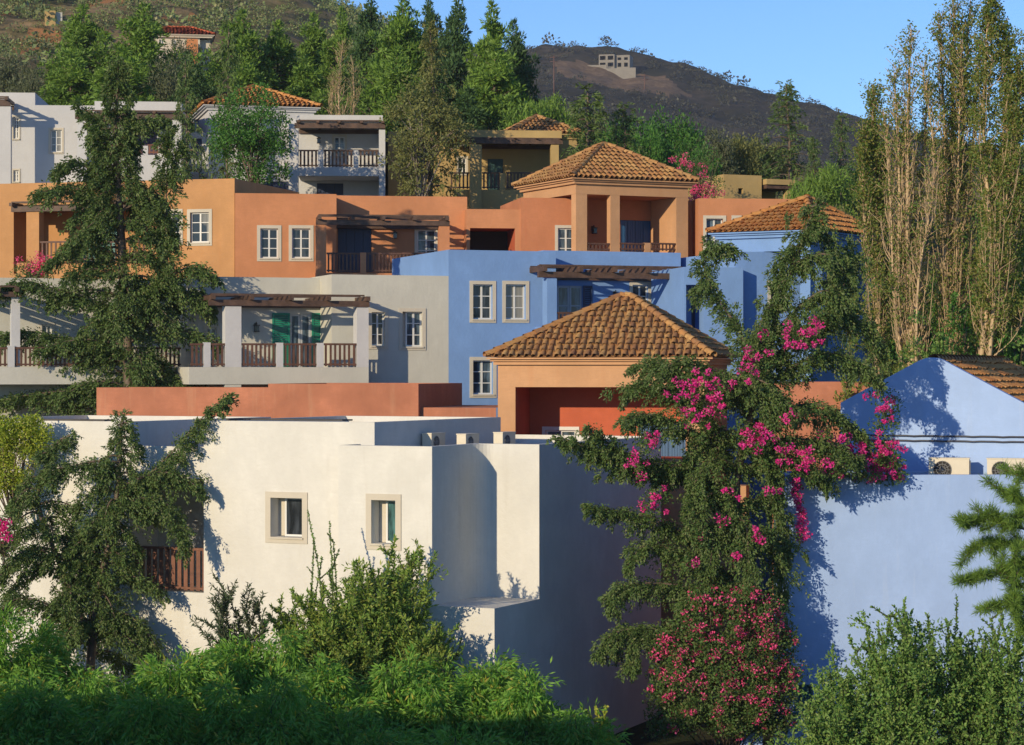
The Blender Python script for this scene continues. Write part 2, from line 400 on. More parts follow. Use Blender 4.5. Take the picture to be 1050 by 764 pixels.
plaster('ochre_plaster', (0.452, 0.322, 0.139), .12)
plaster('cream_trim', (.56, .51, .42), .06)
plaster('roof_deck', (.42, .40, .37), .2)
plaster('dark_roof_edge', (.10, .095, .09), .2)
plain('white_wood', (.62, .62, .60), .5, .05)
plain('grey_wood', (.42, .44, .46), .5, .08)
wood('brown_wood', (.105, .048, .030), .4)
wood('red_wood', (.17, .065, .035), .4)
wood('dark_wood', (.085, .048, .032), .5)
plain('black_metal', (.02, .02, .02), .5)
plain('green_paint', (.012, .20, .13), .45, .1)
plain('blue_paint', (.025, .10, .24), .45, .12)
plain('navy_paint', (.02, .035, .085), .5, .12)
plain('dark_green_paint', (.02, .06, .055), .5, .12)
plain('teal_paint', (.03, .17, .17), .5, .1)
plain('maroon_paint', (.05, .03, .06), .5, .1)
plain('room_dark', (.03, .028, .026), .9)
plain('ac_cream', (.62, .56, .44), .5, .08)
plain('ac_grey', (.22, .22, .22), .5, .1)
plain('pipe_dark', (.035, .04, .06), .5)
curtain_glass('pane_curtain', (.02, .024, .03), (.26, .25, .22)); glass('pane_dark', (.022, .026, .032)); glass('pane_teal', (.035, .085, .085)); glass('pane_blue', (.05, .075, .10))
plain('tile_under', (.17, .075, .035), .9, .4)
tile_mat('tile_ochre', [(.42, .20, .075), (.52, .28, .10), (.36, .17, .07), (.58, .34, .13), (.30, .145, .07), (.48, .22, .075)])
tile_mat('tile_orange', [(.58, .24, .07), (.64, .30, .09), (.48, .18, .055), (.66, .34, .12), (.54, .22, .06)])
tile_mat('tile_red', [(.55, .10, .05), (.6, .13, .06), (.48, .09, .04)])

# ================================================================== front white house
GZ = ZC - 12.6
fB = Face.at(507, 62, -25); sL, sR, sW = fB.S(443), 0.0, fB.S(347)
M, MD = 2.88, 12.1
zt, zl = fB.Z(458, 443), fB.Z(624, 507)
H = House('white_house', fB.pt(-4, GZ, 4), 'big white plastered house in front with stepped flat roofs and two small square windows', 'house')
W = 'white_plaster'; w = H.w
op = H.win(fB, 375.5, 411.5, 506.5, 564, .17, .42, 'white_wood', 'cream_trim', 1, 1, 'pane_teal', .24, 'small window with teal glass')
wall(w, fB, sW, sL, GZ, zt, W, [op])
wall(w, fB.left(sW), -1.25, 0, GZ, zt, W)
wall(w, fB, sL, sR, GZ, zl, W)
w.face([fB.pt(sL, zl), fB.pt(sR, zl), fB.pt(sR, zl, M), fB.pt(sL, zl, M)], W)
# the notch: a side wall that turns the inner corner in a soft curve
fr = fB.right(sL); wall(w, fr, 0, M - .75, zl, zt, W)
prev = fr.pt(M - .75, zl)
for k in range(1, 9):
    a = math.pi / 2 * k / 8; cur = fB.pt(sL + .75 * (1 - math.cos(a)) * .6, zl, M - .75 + .75 * math.sin(a))
    w.face([prev, cur, cur + (0, 0, zt - zl), prev + (0, 0, zt - zl)], W, True); prev = cur
wall(w, fB.off(M), sL + .45, sR, zl, zt, W)
wall(w, fB.right(sR), 0, M, GZ, zl, W); wall(w, fB.right(sR), M, MD, GZ, zt, W)
wall(w, fB.off(MD), sW - 4, sR, GZ, zt, W)
# flat roof with parapet over both volumes
t = .22; dk = zt - .32
def strip(a, b, c, d, z0, z1):                      # parapet run: top and inner face
    w.fbox(fB, a, b, z0, z1, c, d, W)
strip(sW + .01, sL - t, .003, t, dk - .1, zt + .002); strip(sL - t, sL - .003, .003, M + t, dk - .1, zt + .002); strip(sL - .004, sR - .003, M + .003, M + t, dk - .1, zt + .002)
strip(sR - t, sR - .003, M + t, MD - .003, dk - .1, zt + .002); strip(sL, sR - t, MD - t, MD - .003, dk - .1, zt + .002)
w.face([fB.pt(sW, dk, 0.05), fB.pt(sL - .1, dk, 0.05), fB.pt(sL - .1, dk, MD - .1), fB.pt(sW, dk, MD - .1)], 'roof_deck')
w.face([fB.pt(sL - .1, dk, M + .1), fB.pt(sR - .1, dk, M + .1), fB.pt(sR - .1, dk, MD - .1), fB.pt(sL - .1, dk, MD - .1)], 'roof_deck')
# the taller main block behind, its lower terrace bay and the far left block, all on one wall plane
fA = fB.off(1.25); aR, aL, aF, aE = fA.S(384), fA.S(209), fA.S(133), fA.S(-70)
zA, zF, zE = fA.Z(433, 384), fA.Z(458, 190), fA.Z(432, 100)
op1 = H.win(fA, 272.5, 315.5, 504.5, 557, .17, .42, 'white_wood', 'cream_trim', 1, 1, 'pane_dark', .24, 'small window with dark glass')
lb = fA.off(2.2)
lop = Op(fA.S(118.5), aL + .001, fA.Z(606, 165), fA.Z(491, 200), 2.2, W, [])
fdo = H.door(lb, 132, 158, 515, 612, 'brown_wood', 2)
lop.ops = [fdo]
wall(w, fA, aL, aR, GZ, zA, W, [op1])
wall(w, fA, aF, aL, GZ, zF, W, [Op(lop.a, aL - .002, lop.z0, lop.z1, 2.2, W, [fdo])])
wall(w, fA, aE, aF, GZ, zE, W)
wall(w, fA.right(aR), 0, 8.2, dk, zA, W)
wall(w, fA.right(aF), 0, 8, zF - .4, zE, W)
wall(w, fA.left(aL), -8, 0, zF - .4, zA, W); wall(w, fA.left(aE), -8, 0, GZ, zE, W)
wall(w, fA.off(8.2), aE, aR, GZ, zF, W); wall(w, fA.off(8.2), aL, aR, zF, zA, W); wall(w, fA.off(8), aE, aF, zF, zE, W)
roof(w, fA, aL, aR, zA, 8.2, W); roof(w, fA, aE, aF, zE, 8, W)
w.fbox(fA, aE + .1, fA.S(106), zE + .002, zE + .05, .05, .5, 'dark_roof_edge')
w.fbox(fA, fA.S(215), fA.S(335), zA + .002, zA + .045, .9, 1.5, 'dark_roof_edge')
w.face([fA.pt(aF, zF - .3, .2), fA.pt(aL, zF - .3, .2), fA.pt(aL, zF - .3, 8), fA.pt(aF, zF - .3, 8)], 'roof_deck')
w.fbox(fA, aF, aL, zF - .3, zF + .002, .003, .22, W)
H.rail(fA, 129.5, 212, 561, 605, 'red_wood', .2, .13)
build(w, 'wall', H.root)

# outdoor cooling units on the flat white roof
def ac_unit(fc, q, z, d, wd, ht, dp, label, fan=.36, group=None, legs=True):
    r = empty('air_conditioner', fc.pt(q, z, d), label, 'air conditioner', group)
    g = MB(); lz = .09 if legs else .03
    g.fbox(fc, q - wd / 2, q + wd / 2, z + lz, z + lz + ht, d, d + dp, 'ac_cream')
    g.fbox(fc, q + wd / 2 + .002, q + wd / 2 + .03, z + lz + .05, z + lz + ht - .05, d + .05, d + dp - .05, 'ac_grey')
    g.fbox(fc, q - wd / 2 - .015, q + wd / 2 + .015, z + lz + ht + .001, z + lz + ht + .03, d - .015, d + dp + .015, 'ac_cream')
    build(g, 'casing', r)
    fx, fz, rr = q - wd * .16, z + lz + ht / 2, ht * fan
    k = MB(); n = 20
    k.face([fc.pt(fx + rr * math.cos(6.2832 * i / n), fz + rr * math.sin(6.2832 * i / n), d - .004) for i in range(n)], 'room_dark')
    for a in (rr * .35, rr * .65, rr * 1.0):
        k.tube([fc.pt(fx + a * math.cos(6.2832 * i / n), fz + a * math.sin(6.2832 * i / n), d - .016) for i in range(n + 1)], .010, 'ac_grey', 4)
    for i in range(6):
        a = math.pi * i / 6; k.tube([fc.pt(fx - rr * math.cos(a), fz - rr * math.sin(a), d - .02), fc.pt(fx + rr * math.cos(a), fz + rr * math.sin(a), d - .02)], .007, 'ac_grey', 4)
    build(k, 'fan_grille', r)
    for s in (-1, 1):
        f = MB(); f.fbox(fc, q + s * wd * .36 - .04, q + s * wd * .36 + .04, z + .002, z + lz - .002, d - .02, d + dp + .02, 'ac_grey'); build(f, 'foot', r)
    return r
# they stand in a row behind the parapet with their ends to the street
for i, (px, D, lb_) in enumerate(((417.5, 67.4, 'air conditioner on the white roof, nearest the tall block'), (449.5, 67.6, 'air conditioner on the white roof, second from the tall block'),
                                (484.5, 67.9, 'air conditioner on the white roof above the curved recess'), (522, 68.6, 'air conditioner on the white roof, last of the row by the shaded side wall'))):
    fa = Face.at(px, D, 63)
    ac_unit(fa, 0, dk, 0, .82, .42 + .03 * (i % 2), .3, lb_, group='air conditioners on the white roof')

# ================================================================== terracotta house with the front hip roof
fT = Face.at(429, 76, -12); T0 = ZC - 11.5
H = House('terracotta_house', fT.pt(2, T0, 4), 'terracotta house with a long low parapet and an ochre hip roof pavilion beside the cypress', 'house')
w = H.w; TM = 'terracotta_plaster'
qa, qb = fT.S(99), fT.S(275); z0_, z1_ = fT.Z(397.5, 200), fT.Z(393.6, 429)
block(w, fT, qa, qb - .001, T0, z0_, 2.6, TM, par=.25, t=.2, deck=TM); block(w, fT, qb, 0, T0, z1_, 6.2, TM, par=.25, t=.2, deck=TM)
q6 = fT.S(507)
wall(w, fT.off(.25), .002, q6, T0, fT.off(.25).Z(418, 470), TM)
w.face([fT.pt(.002, fT.Z(418, 470), .25), fT.pt(q6, fT.Z(418, 470), .25), fT.pt(q6, fT.Z(418, 470), 6), fT.pt(.002, fT.Z(418, 470), 6)], TM)
fP = Face.at(722, 74.4, -12); pL = fP.S(510.5); ze = fP.Z(366, 640)
zf = fP.Z(470, 600); zo = fP.Z(397, 600)
bk = fP.off(2.3)
wi = H.win(bk, 556, 594, 437.5, 476, .12, .12, 'white_wood', 'white_wood', 2, 2)
dr = H.door(bk, 655, 716, 432, 489, 'blue_paint', 4)
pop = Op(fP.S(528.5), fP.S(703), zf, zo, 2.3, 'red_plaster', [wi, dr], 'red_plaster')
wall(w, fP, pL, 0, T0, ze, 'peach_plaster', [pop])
wall(w, fP.left(pL), -6.2, 0, T0, ze, 'peach_plaster'); wall(w, fP.right(0), 0, 6.2, T0, ze, 'peach_plaster'); wall(w, fP.off(6.2), pL, 0, T0, ze, 'peach_plaster')
w.fbox(fP, fP.S(612), fP.S(620), zf, zo, 30, 30.01, 'peach_plaster') if 0 else None
H.hip(fP, pL, 0, 6.2, ze, 2.02, .33, .245, 'tile_ochre', 'peach_plaster', .35, ax=.33)
# lower block behind the cypress, between the pavilion and the pale blue house
fQ = Face.at(812, 74.5, -12)
block(w, fQ, fQ.S(792), fQ.S(925), T0, fQ.Z(392, 850), 5, 'terracotta_plaster', par=.2)
fq2 = Face.at(765, 74.6, -12); block(w, fq2, fq2.S(688), 0, T0, fq2.Z(498, 720), .9, 'peach_plaster', par=.2)
build(w, 'wall', H.root)

# ================================================================== grey house
fG = Face.at(460, 86, 19); G0 = ZC - 9; G = 'grey_plaster'
H = House('grey_house', fG.pt(-7, G0, 4), 'grey plastered house with green shutters behind a brown railing and pergola', 'house')
w = H.w; g0 = fG.S(340); zg = fG.Z(283, 460)
ops = [H.win(fG, 377.5, 398, 316.5, 358, .13, .18, 'white_wood', 'cream_trim'), H.win(fG, 409, 436.5, 316, 359, .13, .18, 'white_wood', 'cream_trim', side=.16)]
block(w, fG, g0, -.002, G0, zg, 7, G, ops)
fb = fG.off(1.7); bL = fb.S(-60)
dop = H.door(fb, 297.5, 319, 322, 384, 'grey_wood', 2, .1, 'pane_blue')
H.shutter(fb, 279, 297, 321, 384, 'green_paint'); H.shutter(fb, 319.5, 329.5, 321, 384, 'green_paint')
wl = H.win(fb, 209, 225, 333, 372, .1, .14, 'white_wood', 'cream_trim')
block(w, fb, fb.S(196), g0 - .002, G0, fb.Z(284.5, 280), 5.3, G, [dop, wl])
fbl, fl_ = fb.off(2.6), fG.off(1.5)
block(w, fbl, fbl.S(-60), fbl.S(199), G0, fbl.Z(286, 100), 3, G, [H.win(fbl, 40, 56, 330, 366, .1, .14)])
w.fbox(fl_, fl_.S(-60), fl_.S(187), fl_.Z(394, 100), fl_.Z(376.5, 100), .002, 2.78, G)
for p0, p1 in ((8, 15), (100, 107)): w.fbox(fl_, fl_.S(p0), fl_.S(p1), fl_.Z(376.4, 100), fl_.Z(355, 100), .0, .2, 'upper_white')
for p0, p1 in ((-50, 8), (15, 100), (107, 186)): H.rail(fl_, p0 + .3, p1 - .3, 356, 376, 'brown_wood', .15, .075)
w.fbox(fl_, fl_.S(-60), fl_.S(187), G0, fl_.Z(394.2, 100), 1.6, 1.8, G)
H.pergola(fl_, -50, 22, 299, 304, 2.78, 4, 3, rise=.16); w.fbox(fl_, fl_.S(12), fl_.S(21), fl_.Z(376.4, 15), fl_.Z(304.2, 15), .1, .5, 'upper_white')
# terrace in front: slab, low wall, posts
ft = fG.off(-1.3)
zs = ft.Z(376.5, 300); zb = ft.Z(394, 300); a, b = ft.S(194), ft.S(379)
w.fbox(ft, a, ft.S(378), zb, zs, .002, 2.98, G)
for p0, p1, yt in ((231, 247.5, 314.5), (366, 378, 314)):
    w.fbox(ft, ft.S(p0), ft.S(p1), zs + .002, ft.Z(yt, 300), .0, .5, 'upper_white')
for p0, p1 in ((283.5, 290.5), (325, 332), (209, 216)):
    w.fbox(ft, ft.S(p0), ft.S(p1), zs + .002, ft.Z(351.5, 300), .0, .2, 'upper_white')
for p0, p1 in ((247.5, 283.5), (290.5, 325), (332, 366), (216, 231), (195, 209)):
    H.rail(ft, p0 + .3, p1 - .3, 352, 376, 'brown_wood', .15, .075)
w.fbox(ft, a, ft.S(378), G0, zb - .002, 1.6, 1.8, G)
for p0, p1 in ((231, 247.5), (366, 378)): w.fbox(ft, ft.S(p0), ft.S(p1), G0, zb - .003, .03, .47, G)
H.pergola(ft, 214, 378.5, 308, 314, 2.98, 5, 4, rise=.16)
H.lamp(fb, 262, 336)
build(w, 'wall', H.root)

# ================================================================== blue house
fL = Face.at(460, 86, 19); B0 = ZC - 9.5; BL = 'blue_plaster'
H = House('blue_house', fL.pt(6, B0, 4), 'bright blue house with a long dark pergola and a tiled hip roof at its end', 'house')
w = H.w; zb_ = fL.Z(256, 460); r1 = fL.S(570)
ops = [H.win(fL, 481.5, 508.5, 288, 331, .13, .2), H.win(fL, 515, 542.5, 288, 331, .13, .2), H.win(fL, 481.5, 509, 366, 408, .13, .2)]
block(w, fL, 0, r1, B0, zb_, 7.5, BL, ops)
fr_ = fL.off(1.4); r2 = fr_.S(698)
d1 = H.door(fr_, 571.5, 597, 293, 334, 'grey_wood', 2, .1, 'pane_blue')
w1 = H.win(fr_, 645.5, 667.5, 289, 330, .12, .14)
H.shutter(fr_, 597.5, 607, 293, 334, 'navy_paint')
block(w, fr_, r1 + .002, r2, B0, fr_.Z(257.5, 600), 6, BL, [d1, w1])
H.lamp(fr_, 630, 303)
fo = fL.off(-1.3)
w.fbox(fo, fo.S(561), fo.S(571), B0, fo.Z(286, 600), 0, .5, BL); w.fbox(fo, fo.S(691), fo.S(702), B0, fo.Z(285.5, 690), 0, .5, BL)
w.fbox(fo, fo.S(561), fo.S(702), B0, fo.Z(335, 600), .5, 2.68, BL)
H.rail(fo, 571.5, 600, 320, 334, 'brown_wood', .15, .07); H.rail(fo, 600.5, 690, 320, 334, 'brown_wood', .15, .07)
H.pergola(fo, 552, 702, 279.5, 285.5, 2.68, 5, 4, rise=.2)
# stepped blocks to the right of the terrace
f1 = Face.at(700, 85.5, 12)
block(w, f1, 0.05, f1.S(762), B0, f1.Z(274, 730), 4.5, BL, [Op(f1.S(703.5), f1.S(722), B0 + .1, f1.Z(292, 710), 1.2, BL, [H.door(f1.off(1.2), 709, 722, 297, 345, 'navy_paint', 2)])], par=.15)
f2 = Face.at(754, 86.5, 19)
w3 = H.win(f2, 787, 806, 288, 320, .13, .2)
block(w, f2, 0, f2.S(846), B0, f2.Z(258, 760), 7, BL, [w3])
# corner pavilion
fv = Face.at(831, 86, 58); v1 = fv.S(894); dl = 3.75
fvl = fv.left(0); zv = fv.Z(236, 831); zo1 = fv.Z(257, 835)
lS = -(fvl.S(831) - fvl.S(762))
wall(w, fv, 0, v1, zo1, zv, BL); wall(w, fvl, -dl, 0, zo1, zv, BL)
w.fbox(fv, .02, v1 - .02, zo1 - .002, zo1 + .08, .02, dl - .02, BL)
w.fbox(fv, .003, .42, B0, zo1 - .004, .003, .42, BL); w.fbox(fv, v1 - .42, v1 - .003, B0, zo1 - .004, .003, .42, BL)
bo = fv.off(1.9)
wall(w, bo, 0.02, v1, B0, zo1 - .004, BL, [H.door(bo, 868, 884, 282, 340, 'navy_paint', 2)])
wall(w, fvl, -dl, -1.9, B0, zo1 - .004, BL); wall(w, fv.right(v1), 0, dl, zo1, zv, BL); wall(w, fv.off(dl), 0, v1, B0, zv, BL)
w.fbox(fv, .45, v1 - .45, B0, fv.Z(322, 860), .004, .2, BL)
H.hip(fv, 0, v1, dl, zv + .02, 1.36, .33, .235, 'tile_orange', BL, .2, ad=-.45)
build(w, 'wall', H.root)

# ================================================================== orange house, upper left
fO = Face.at(240.5, 94, -15); O0 = ZC - 6; OR = 'orange_plaster'
H = House('orange_house', fO.pt(-4, O0, 5), 'long orange house with a brown pergola terrace and white framed window pairs', 'house')
w = H.w; o0 = fO.S(-60); zo_ = fO.Z(183, 240)
lb = fO.off(1.8)
lo = Op(fO.S(14), fO.S(159), fO.Z(280, 80), fO.Z(214, 80), 1.8, OR, [H.win(lb, 20, 33, 219, 252, .11, .12), H.door(lb, 84, 120, 226, 279, 'teal_paint', 4)])
ops = [H.win(fO, 162.5, 187.5, 214.5, 252, .13, .14), H.win(fO, 192, 217.5, 214.5, 252, .13, .14), lo]
block(w, fO, o0, 0, O0, zo_, 7.5, OR, ops)
fp = fO.off(-.6)
for p0, p1 in ((27, 40), (150, 161)): w.fbox(fp, fp.S(p0), fp.S(p1), O0, fp.Z(216, 90), 0, .45, OR)
w.fbox(fp, fp.S(12), fp.S(161), O0, fp.Z(268, 90), .45, .598, OR)
H.rail(fp, 40.5, 96, 247, 268, 'brown_wood', .2, .07); H.rail(fp, 96.5, 149.5, 247, 268, 'brown_wood', .2, .07)
H.pergola(fp, 12, 162, 210.5, 216, .598, 5, 2, rise=.14)
fO2 = Face.at(241, 93.9, 8); CO = 'coral_plaster'; c1 = fO2.S(345)
ops = [H.win(fO2, 263.5, 288.5, 231, 268, .13, .14), H.win(fO2, 296, 321.5, 231, 268, .13, .14)]
block(w, fO2, 0, c1, O0, fO2.Z(198.5, 290), 7, CO, ops)
f3 = fO2.off(1.5); c2 = f3.S(479)
d3 = H.door(f3, 346.5, 381, 234, 279, 'navy_paint', 4); w4 = H.win(f3, 425, 449.5, 233, 270, .11, .12)
block(w, f3, c1 + .002, c2, O0, f3.Z(201, 400), 6, CO, [d3, w4])
H.lamp(f3, 404.5, 241)
f4 = fO2.off(-1.2); zr = f4.Z(280, 370)
w.fbox(f4, f4.S(324), f4.S(461), O0, zr, .003, 2.68, CO)
w.fbox(f4, f4.S(324), f4.S(334.5), zr + .002, f4.Z(231, 330), 0, .45, CO); w.fbox(f4, f4.S(450), f4.S(461), zr + .002, f4.Z(231, 455), 0, .45, CO)
w.fbox(f4, f4.S(369.5), f4.S(375.5), zr + .002, f4.Z(259, 370), 0, .2, CO)
H.rail(f4, 335, 369, 259, 279.5); H.rail(f4, 376, 412, 259, 279.5); H.rail(f4, 412.3, 449.5, 259, 279.5)
H.pergola(f4, 324, 461, 226, 231, 2.68, 5, 4, rise=.16)
f5 = fO2.off(.6); c3, c4 = f5.S(478), f5.S(539)
l5 = Op(f5.S(482), f5.S(528), f5.Z(275, 500), f5.Z(234, 500), 2.2, 'room_dark', [], 'red_plaster')
block(w, f5, c3 + .01, c4, O0, f5.Z(214.5, 500), 6, CO, [l5])
build(w, 'wall', H.root)

# ================================================================== peach pavilion house
fV = Face.at(590.5, 95, 25); V0 = ZC - 6; PE = 'peach_plaster'
H = House('peach_house', fV.pt(2.4, V0, 2.4), 'peach house with an open tiled corner pavilion above the blue roofs', 'house')
w = H.w; v1 = fV.S(705.5); dl = 5.0; zv = fV.Z(183, 600); zo = fV.Z(200.5, 640); zp = fV.Z(258, 640)
fl = fV.left(0); fR = fV.right(v1)
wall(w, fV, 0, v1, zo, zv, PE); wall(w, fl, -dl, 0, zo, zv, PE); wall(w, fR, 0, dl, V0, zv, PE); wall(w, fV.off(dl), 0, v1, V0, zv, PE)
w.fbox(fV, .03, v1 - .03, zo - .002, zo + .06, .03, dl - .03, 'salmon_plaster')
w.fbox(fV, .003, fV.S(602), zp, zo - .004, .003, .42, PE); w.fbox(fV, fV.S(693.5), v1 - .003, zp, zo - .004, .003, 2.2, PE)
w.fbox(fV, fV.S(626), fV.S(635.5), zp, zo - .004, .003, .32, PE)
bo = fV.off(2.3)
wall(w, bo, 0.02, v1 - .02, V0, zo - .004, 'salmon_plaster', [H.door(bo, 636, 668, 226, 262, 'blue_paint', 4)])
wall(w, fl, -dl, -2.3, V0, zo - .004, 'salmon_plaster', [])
w.fbox(fV, .003, v1 - .003, V0, zp, .003, 2.28, PE)
H.lamp(bo, 607.5, 236)
H.rail(fV, 602.5, 625.5, 249, 257.5, 'brown_wood', .16, .07); H.rail(fV, 636, 661, 249, 257.5, 'brown_wood', .16, .07); H.rail(fV, 667.5, 693, 249, 257.5, 'brown_wood', .16, .07)
w.fbox(fV, fV.S(661.3), fV.S(667.3), zp + .002, fV.Z(249, 664), .02, .22, PE)
H.hip(fV, 0, v1, dl, zv + .02, 1.62, .33, .235, 'tile_ochre', PE, .25)
# lower wall to its left, with window and loggia, and the plain wing to its right
f6 = Face.at(594, 96.5, 10); 
w5 = H.win(f6, 569, 592, 231, 268, .12, .12)
block(w, f6, f6.S(534), f6.S(596), V0, f6.Z(203, 560), 5, 'salmon_plaster', [w5])
f7 = Face.at(716, 97, 6)
w6 = [H.win(f7, 721, 744.5, 221, 259, .13, .2), H.win(f7, 750, 772, 221, 259, .13, .2)]
block(w, f7, .0, f7.S(812), V0, f7.Z(203.5, 740), 6, CO, w6)
block(w, f7.off(1.3), f7.off(1.3).S(700), -.002, V0, f7.Z(203.5, 740), 3, CO)
build(w, 'wall', H.root)

# ================================================================== pale blue gable house on the right
fK = Face.at(806, 64.3, 1.0); K0 = ZC - 12.6; PB = 'pale_blue_plaster'
H = House('pale_blue_house', fK.pt(5, K0, 4), 'pale blue house with a tiled gable and a long blank flat roofed wall in front', 'house')
w = H.w; zk = fK.Z(487, 930)
ko = [H.win(fK, 814.5, 833.5, 702, 730, .0, .1, 'teal_paint', None, 2, 1, 'pane_teal')]
block(w, fK, 0, fK.S(1150), K0, zk, 2.6, PB, ko, par=.32, t=.25, deck='roof_deck')
w.fbox(fK, fK.S(752), fK.S(775), K0, fK.Z(727, 760), -1.5, -1.1, PB)
fg = Face.at(955, 67.0, -25)
zap, zlo = fg.Z(363, 955), fg.Z(413, 862)
gl, gr = fg.S(862), fg.S(1052)
# gable: apex cut slightly round
sl = (zap - zlo) / (0 - gl); gr = -gl
n = 10; pts = [fg.pt(gl, K0), fg.pt(gr, K0), fg.pt(gr, zlo)]
for k in range(n + 1):
    q = .38 * (1 - 2 * k / n); pts.append(fg.pt(q, zap - sl * .38 * (.5 + .5 * (q / .38) ** 2)))
pts.append(fg.pt(gl, zlo)); w.face(pts, PB)
t_ = .24; pin = [p - np.append(fg.n, 0) * t_ for p in pts]
for k in range(2, len(pts) - 1): w.face([pts[k], pts[k + 1], pin[k + 1], pin[k]], PB)
w.face(pin, PB)
wall(w, fg.left(gl), -9, 0, K0, zlo, PB); wall(w, fg.right(gr), 0, 9, K0, zlo, PB); wall(w, fg.off(9), gl, gr, K0, zlo, PB)
build(w, 'wall', H.root)
g = MB(); dz = -.20
ap0, ap1 = fg.pt(0, zap + dz, t_), fg.pt(0, zap + dz, 9.2)
e0, e1 = fg.pt(gr + .35, zlo + dz - sl * .35, t_), fg.pt(gr + .35, zlo + dz - sl * .35, 9.2)
tile_slope(g, e0, e1, ap0, ap1, .26, 'tile_orange', True, .40)
x0, x1 = fg.pt(gl - .35, zlo + dz - sl * .35, 9.2), fg.pt(gl - .35, zlo + dz - sl * .35, t_)
tile_slope(g, x0, x1, ap1, ap0, .26, 'tile_orange', True, .40)
ridge_tiles(g, ap0, ap1, 'tile_ochre', .15)
build(g, 'roof', H.root)
for py, in ((447,), (452,)):
    g = MB(); pts = []
    for k in range(25):
        q = fg.S(893) + (fg.S(1075) - fg.S(893)) * k / 24; pts.append(fg.pt(q, fg.Z(py, 960) - .012 * (k % 4 == 2), -.05))
    g.tube(pts, .028, 'pipe_dark', 6); o = build(g, 'pipe', H.root)
fa = Face.at(975, 65.75, -14); zd = zk - .32
ac_unit(fa, fa.S(973), zd, 0, 1.12, .62, .36, 'cream air conditioner on the pale blue flat roof, directly under the gable peak', .40, 'air conditioners by the gable')
ac_unit(fa, fa.S(1033), zd, 0, 1.12, .62, .36, 'cream air conditioner on the pale blue flat roof, farther from the cypress', .40, 'air conditioners by the gable')

# ================================================================== upper white houses
fU = Face.at(90, 111, 4); U0 = ZC + 1; UW = 'upper_white'
H = House('upper_white_house', fU.pt(-3, U0, 4), 'white house at the upper edge with a dark pergola beam and square pillars', 'house')
w = H.w
fu0 = fU.off(1.2)
block(w, fu0, fu0.S(-60), fu0.S(36), U0, fu0.Z(95, 20), 6, UW, [H.win(fu0, 12, 21, 118, 144, .08, .12), H.win(fu0, 12, 21, 173, 188, .08, .12)])
block(w, fu0, fu0.S(36) + .002, fu0.S(97), U0, fu0.Z(108, 60), 6, UW, [H.win(fu0, 49.5, 65.5, 131, 158, .1, .14), H.win(fu0, 89, 97, 131, 149, .06, .12)])
fm = fU.off(1.6)
block(w, fm, fu0.S(97) + .002, fm.S(186), U0, fm.Z(108, 130), 5, UW, [H.door(fm, 129, 161, 134, 160, 'maroon_paint', 4)])
ff = fU.off(-.9)
w.fbox(ff, ff.S(97), ff.S(186), ff.Z(113, 130), ff.Z(104, 130), .003, 2.48, UW)
for p0, p1 in ((79, 89), (176, 186)): w.fbox(ff, ff.S(p0), ff.S(p1), U0, ff.Z(122.5, 130), 0, .4, UW)
for p0, p1 in ((-2, 11),): w.fbox(ff, ff.S(p0), ff.S(p1), U0, ff.Z(109, 5), 0, .4, UW)
w.fbox(ff, ff.S(79), ff.S(186), U0, ff.Z(158, 130), .4, 2.48, UW)
w.fbox(ff, ff.S(146), ff.S(151), ff.Z(157.9, 130), ff.Z(148.5, 130), .4, .58, UW)
H.rail(ff.off(.38), 89.5, 145.5, 148, 157.8, 'red_wood', .16, .07); H.rail(ff.off(.38), 151.3, 175.5, 148, 157.8, 'red_wood', .16, .07)
H.pergola(ff, 77, 187, 117, 122.3, 2.48, 5, 2, rise=.12); H.pergola(ff, -60, 10.5, 103, 108.5, 2.0, 4, 3, rise=.14)
fs = fU.off(2.4)
block(w, fs, fm.S(186) + .1, fs.S(222), U0, fs.Z(136, 200), 4, UW, [H.door(fs, 196, 207, 142, 176, 'navy_paint', 2)])
H.rail(fs.off(-.8), 195, 218, 162, 179, 'grey_wood', .16, .07)
build(w, 'wall', H.root)

fY = Face.at(350, 110, 3)
H = House('balcony_white_house', fY.pt(-2, U0, 4), 'white house with a wide dark railed balcony beside a clipped round tree', 'house')
w = H.w
fy = fY.off(1.9)
wy = H.win(fy, 340.5, 355.5, 138, 162, .1, .12)
block(w, fy, fy.S(262), fy.S(389), U0, fy.Z(122, 350), 5, UW, [wy, H.door(fy, 270, 296, 186, 200, 'navy_paint', 3), H.door(fy, 325, 352, 188, 200, 'navy_paint', 3)])
ft_ = fY.off(-.9)
w.fbox(ft_, ft_.S(303), ft_.S(392.5), ft_.Z(123.5, 350), ft_.Z(118, 350), .003, 3.5, UW)
w.fbox(ft_, ft_.S(388.5), ft_.S(395), U0, ft_.Z(133, 390), 0, 2.79, UW); w.fbox(ft_, ft_.S(296), ft_.S(306), U0, ft_.Z(127, 300), 0, .4, UW)
w.fbox(ft_, ft_.S(306), ft_.S(388.3), ft_.Z(180.5, 350), ft_.Z(171.5, 350), .003, 2.79, UW)
for p0, p1 in ((326.3, 331.3), (362.5, 367.5)): w.fbox(ft_, ft_.S(p0), ft_.S(p1), ft_.Z(171.4, 350), ft_.Z(154, 350), .01, .2, UW)
for p0, p1 in ((306.3, 326), (331.6, 362.2), (367.8, 388.2)): H.rail(ft_, p0, p1, 153.5, 171.3, 'dark_wood', .16, .09)
H.pergola(ft_, 302, 395, 126.5, 131.5, 2.79, 5, 2, rise=.1)
H.lamp(fy, 327, 144)
fh = Face.at(322, 114, 14); hl = fh.S(214)
block(w, fh, hl, 0, U0, fh.Z(111, 310), 6, UW)
H.hip(fh, hl, 0, 6, fh.Z(109, 310) - .05, 1.25, .3, .235, 'tile_orange', UW, .4)
build(w, 'wall', H.root)

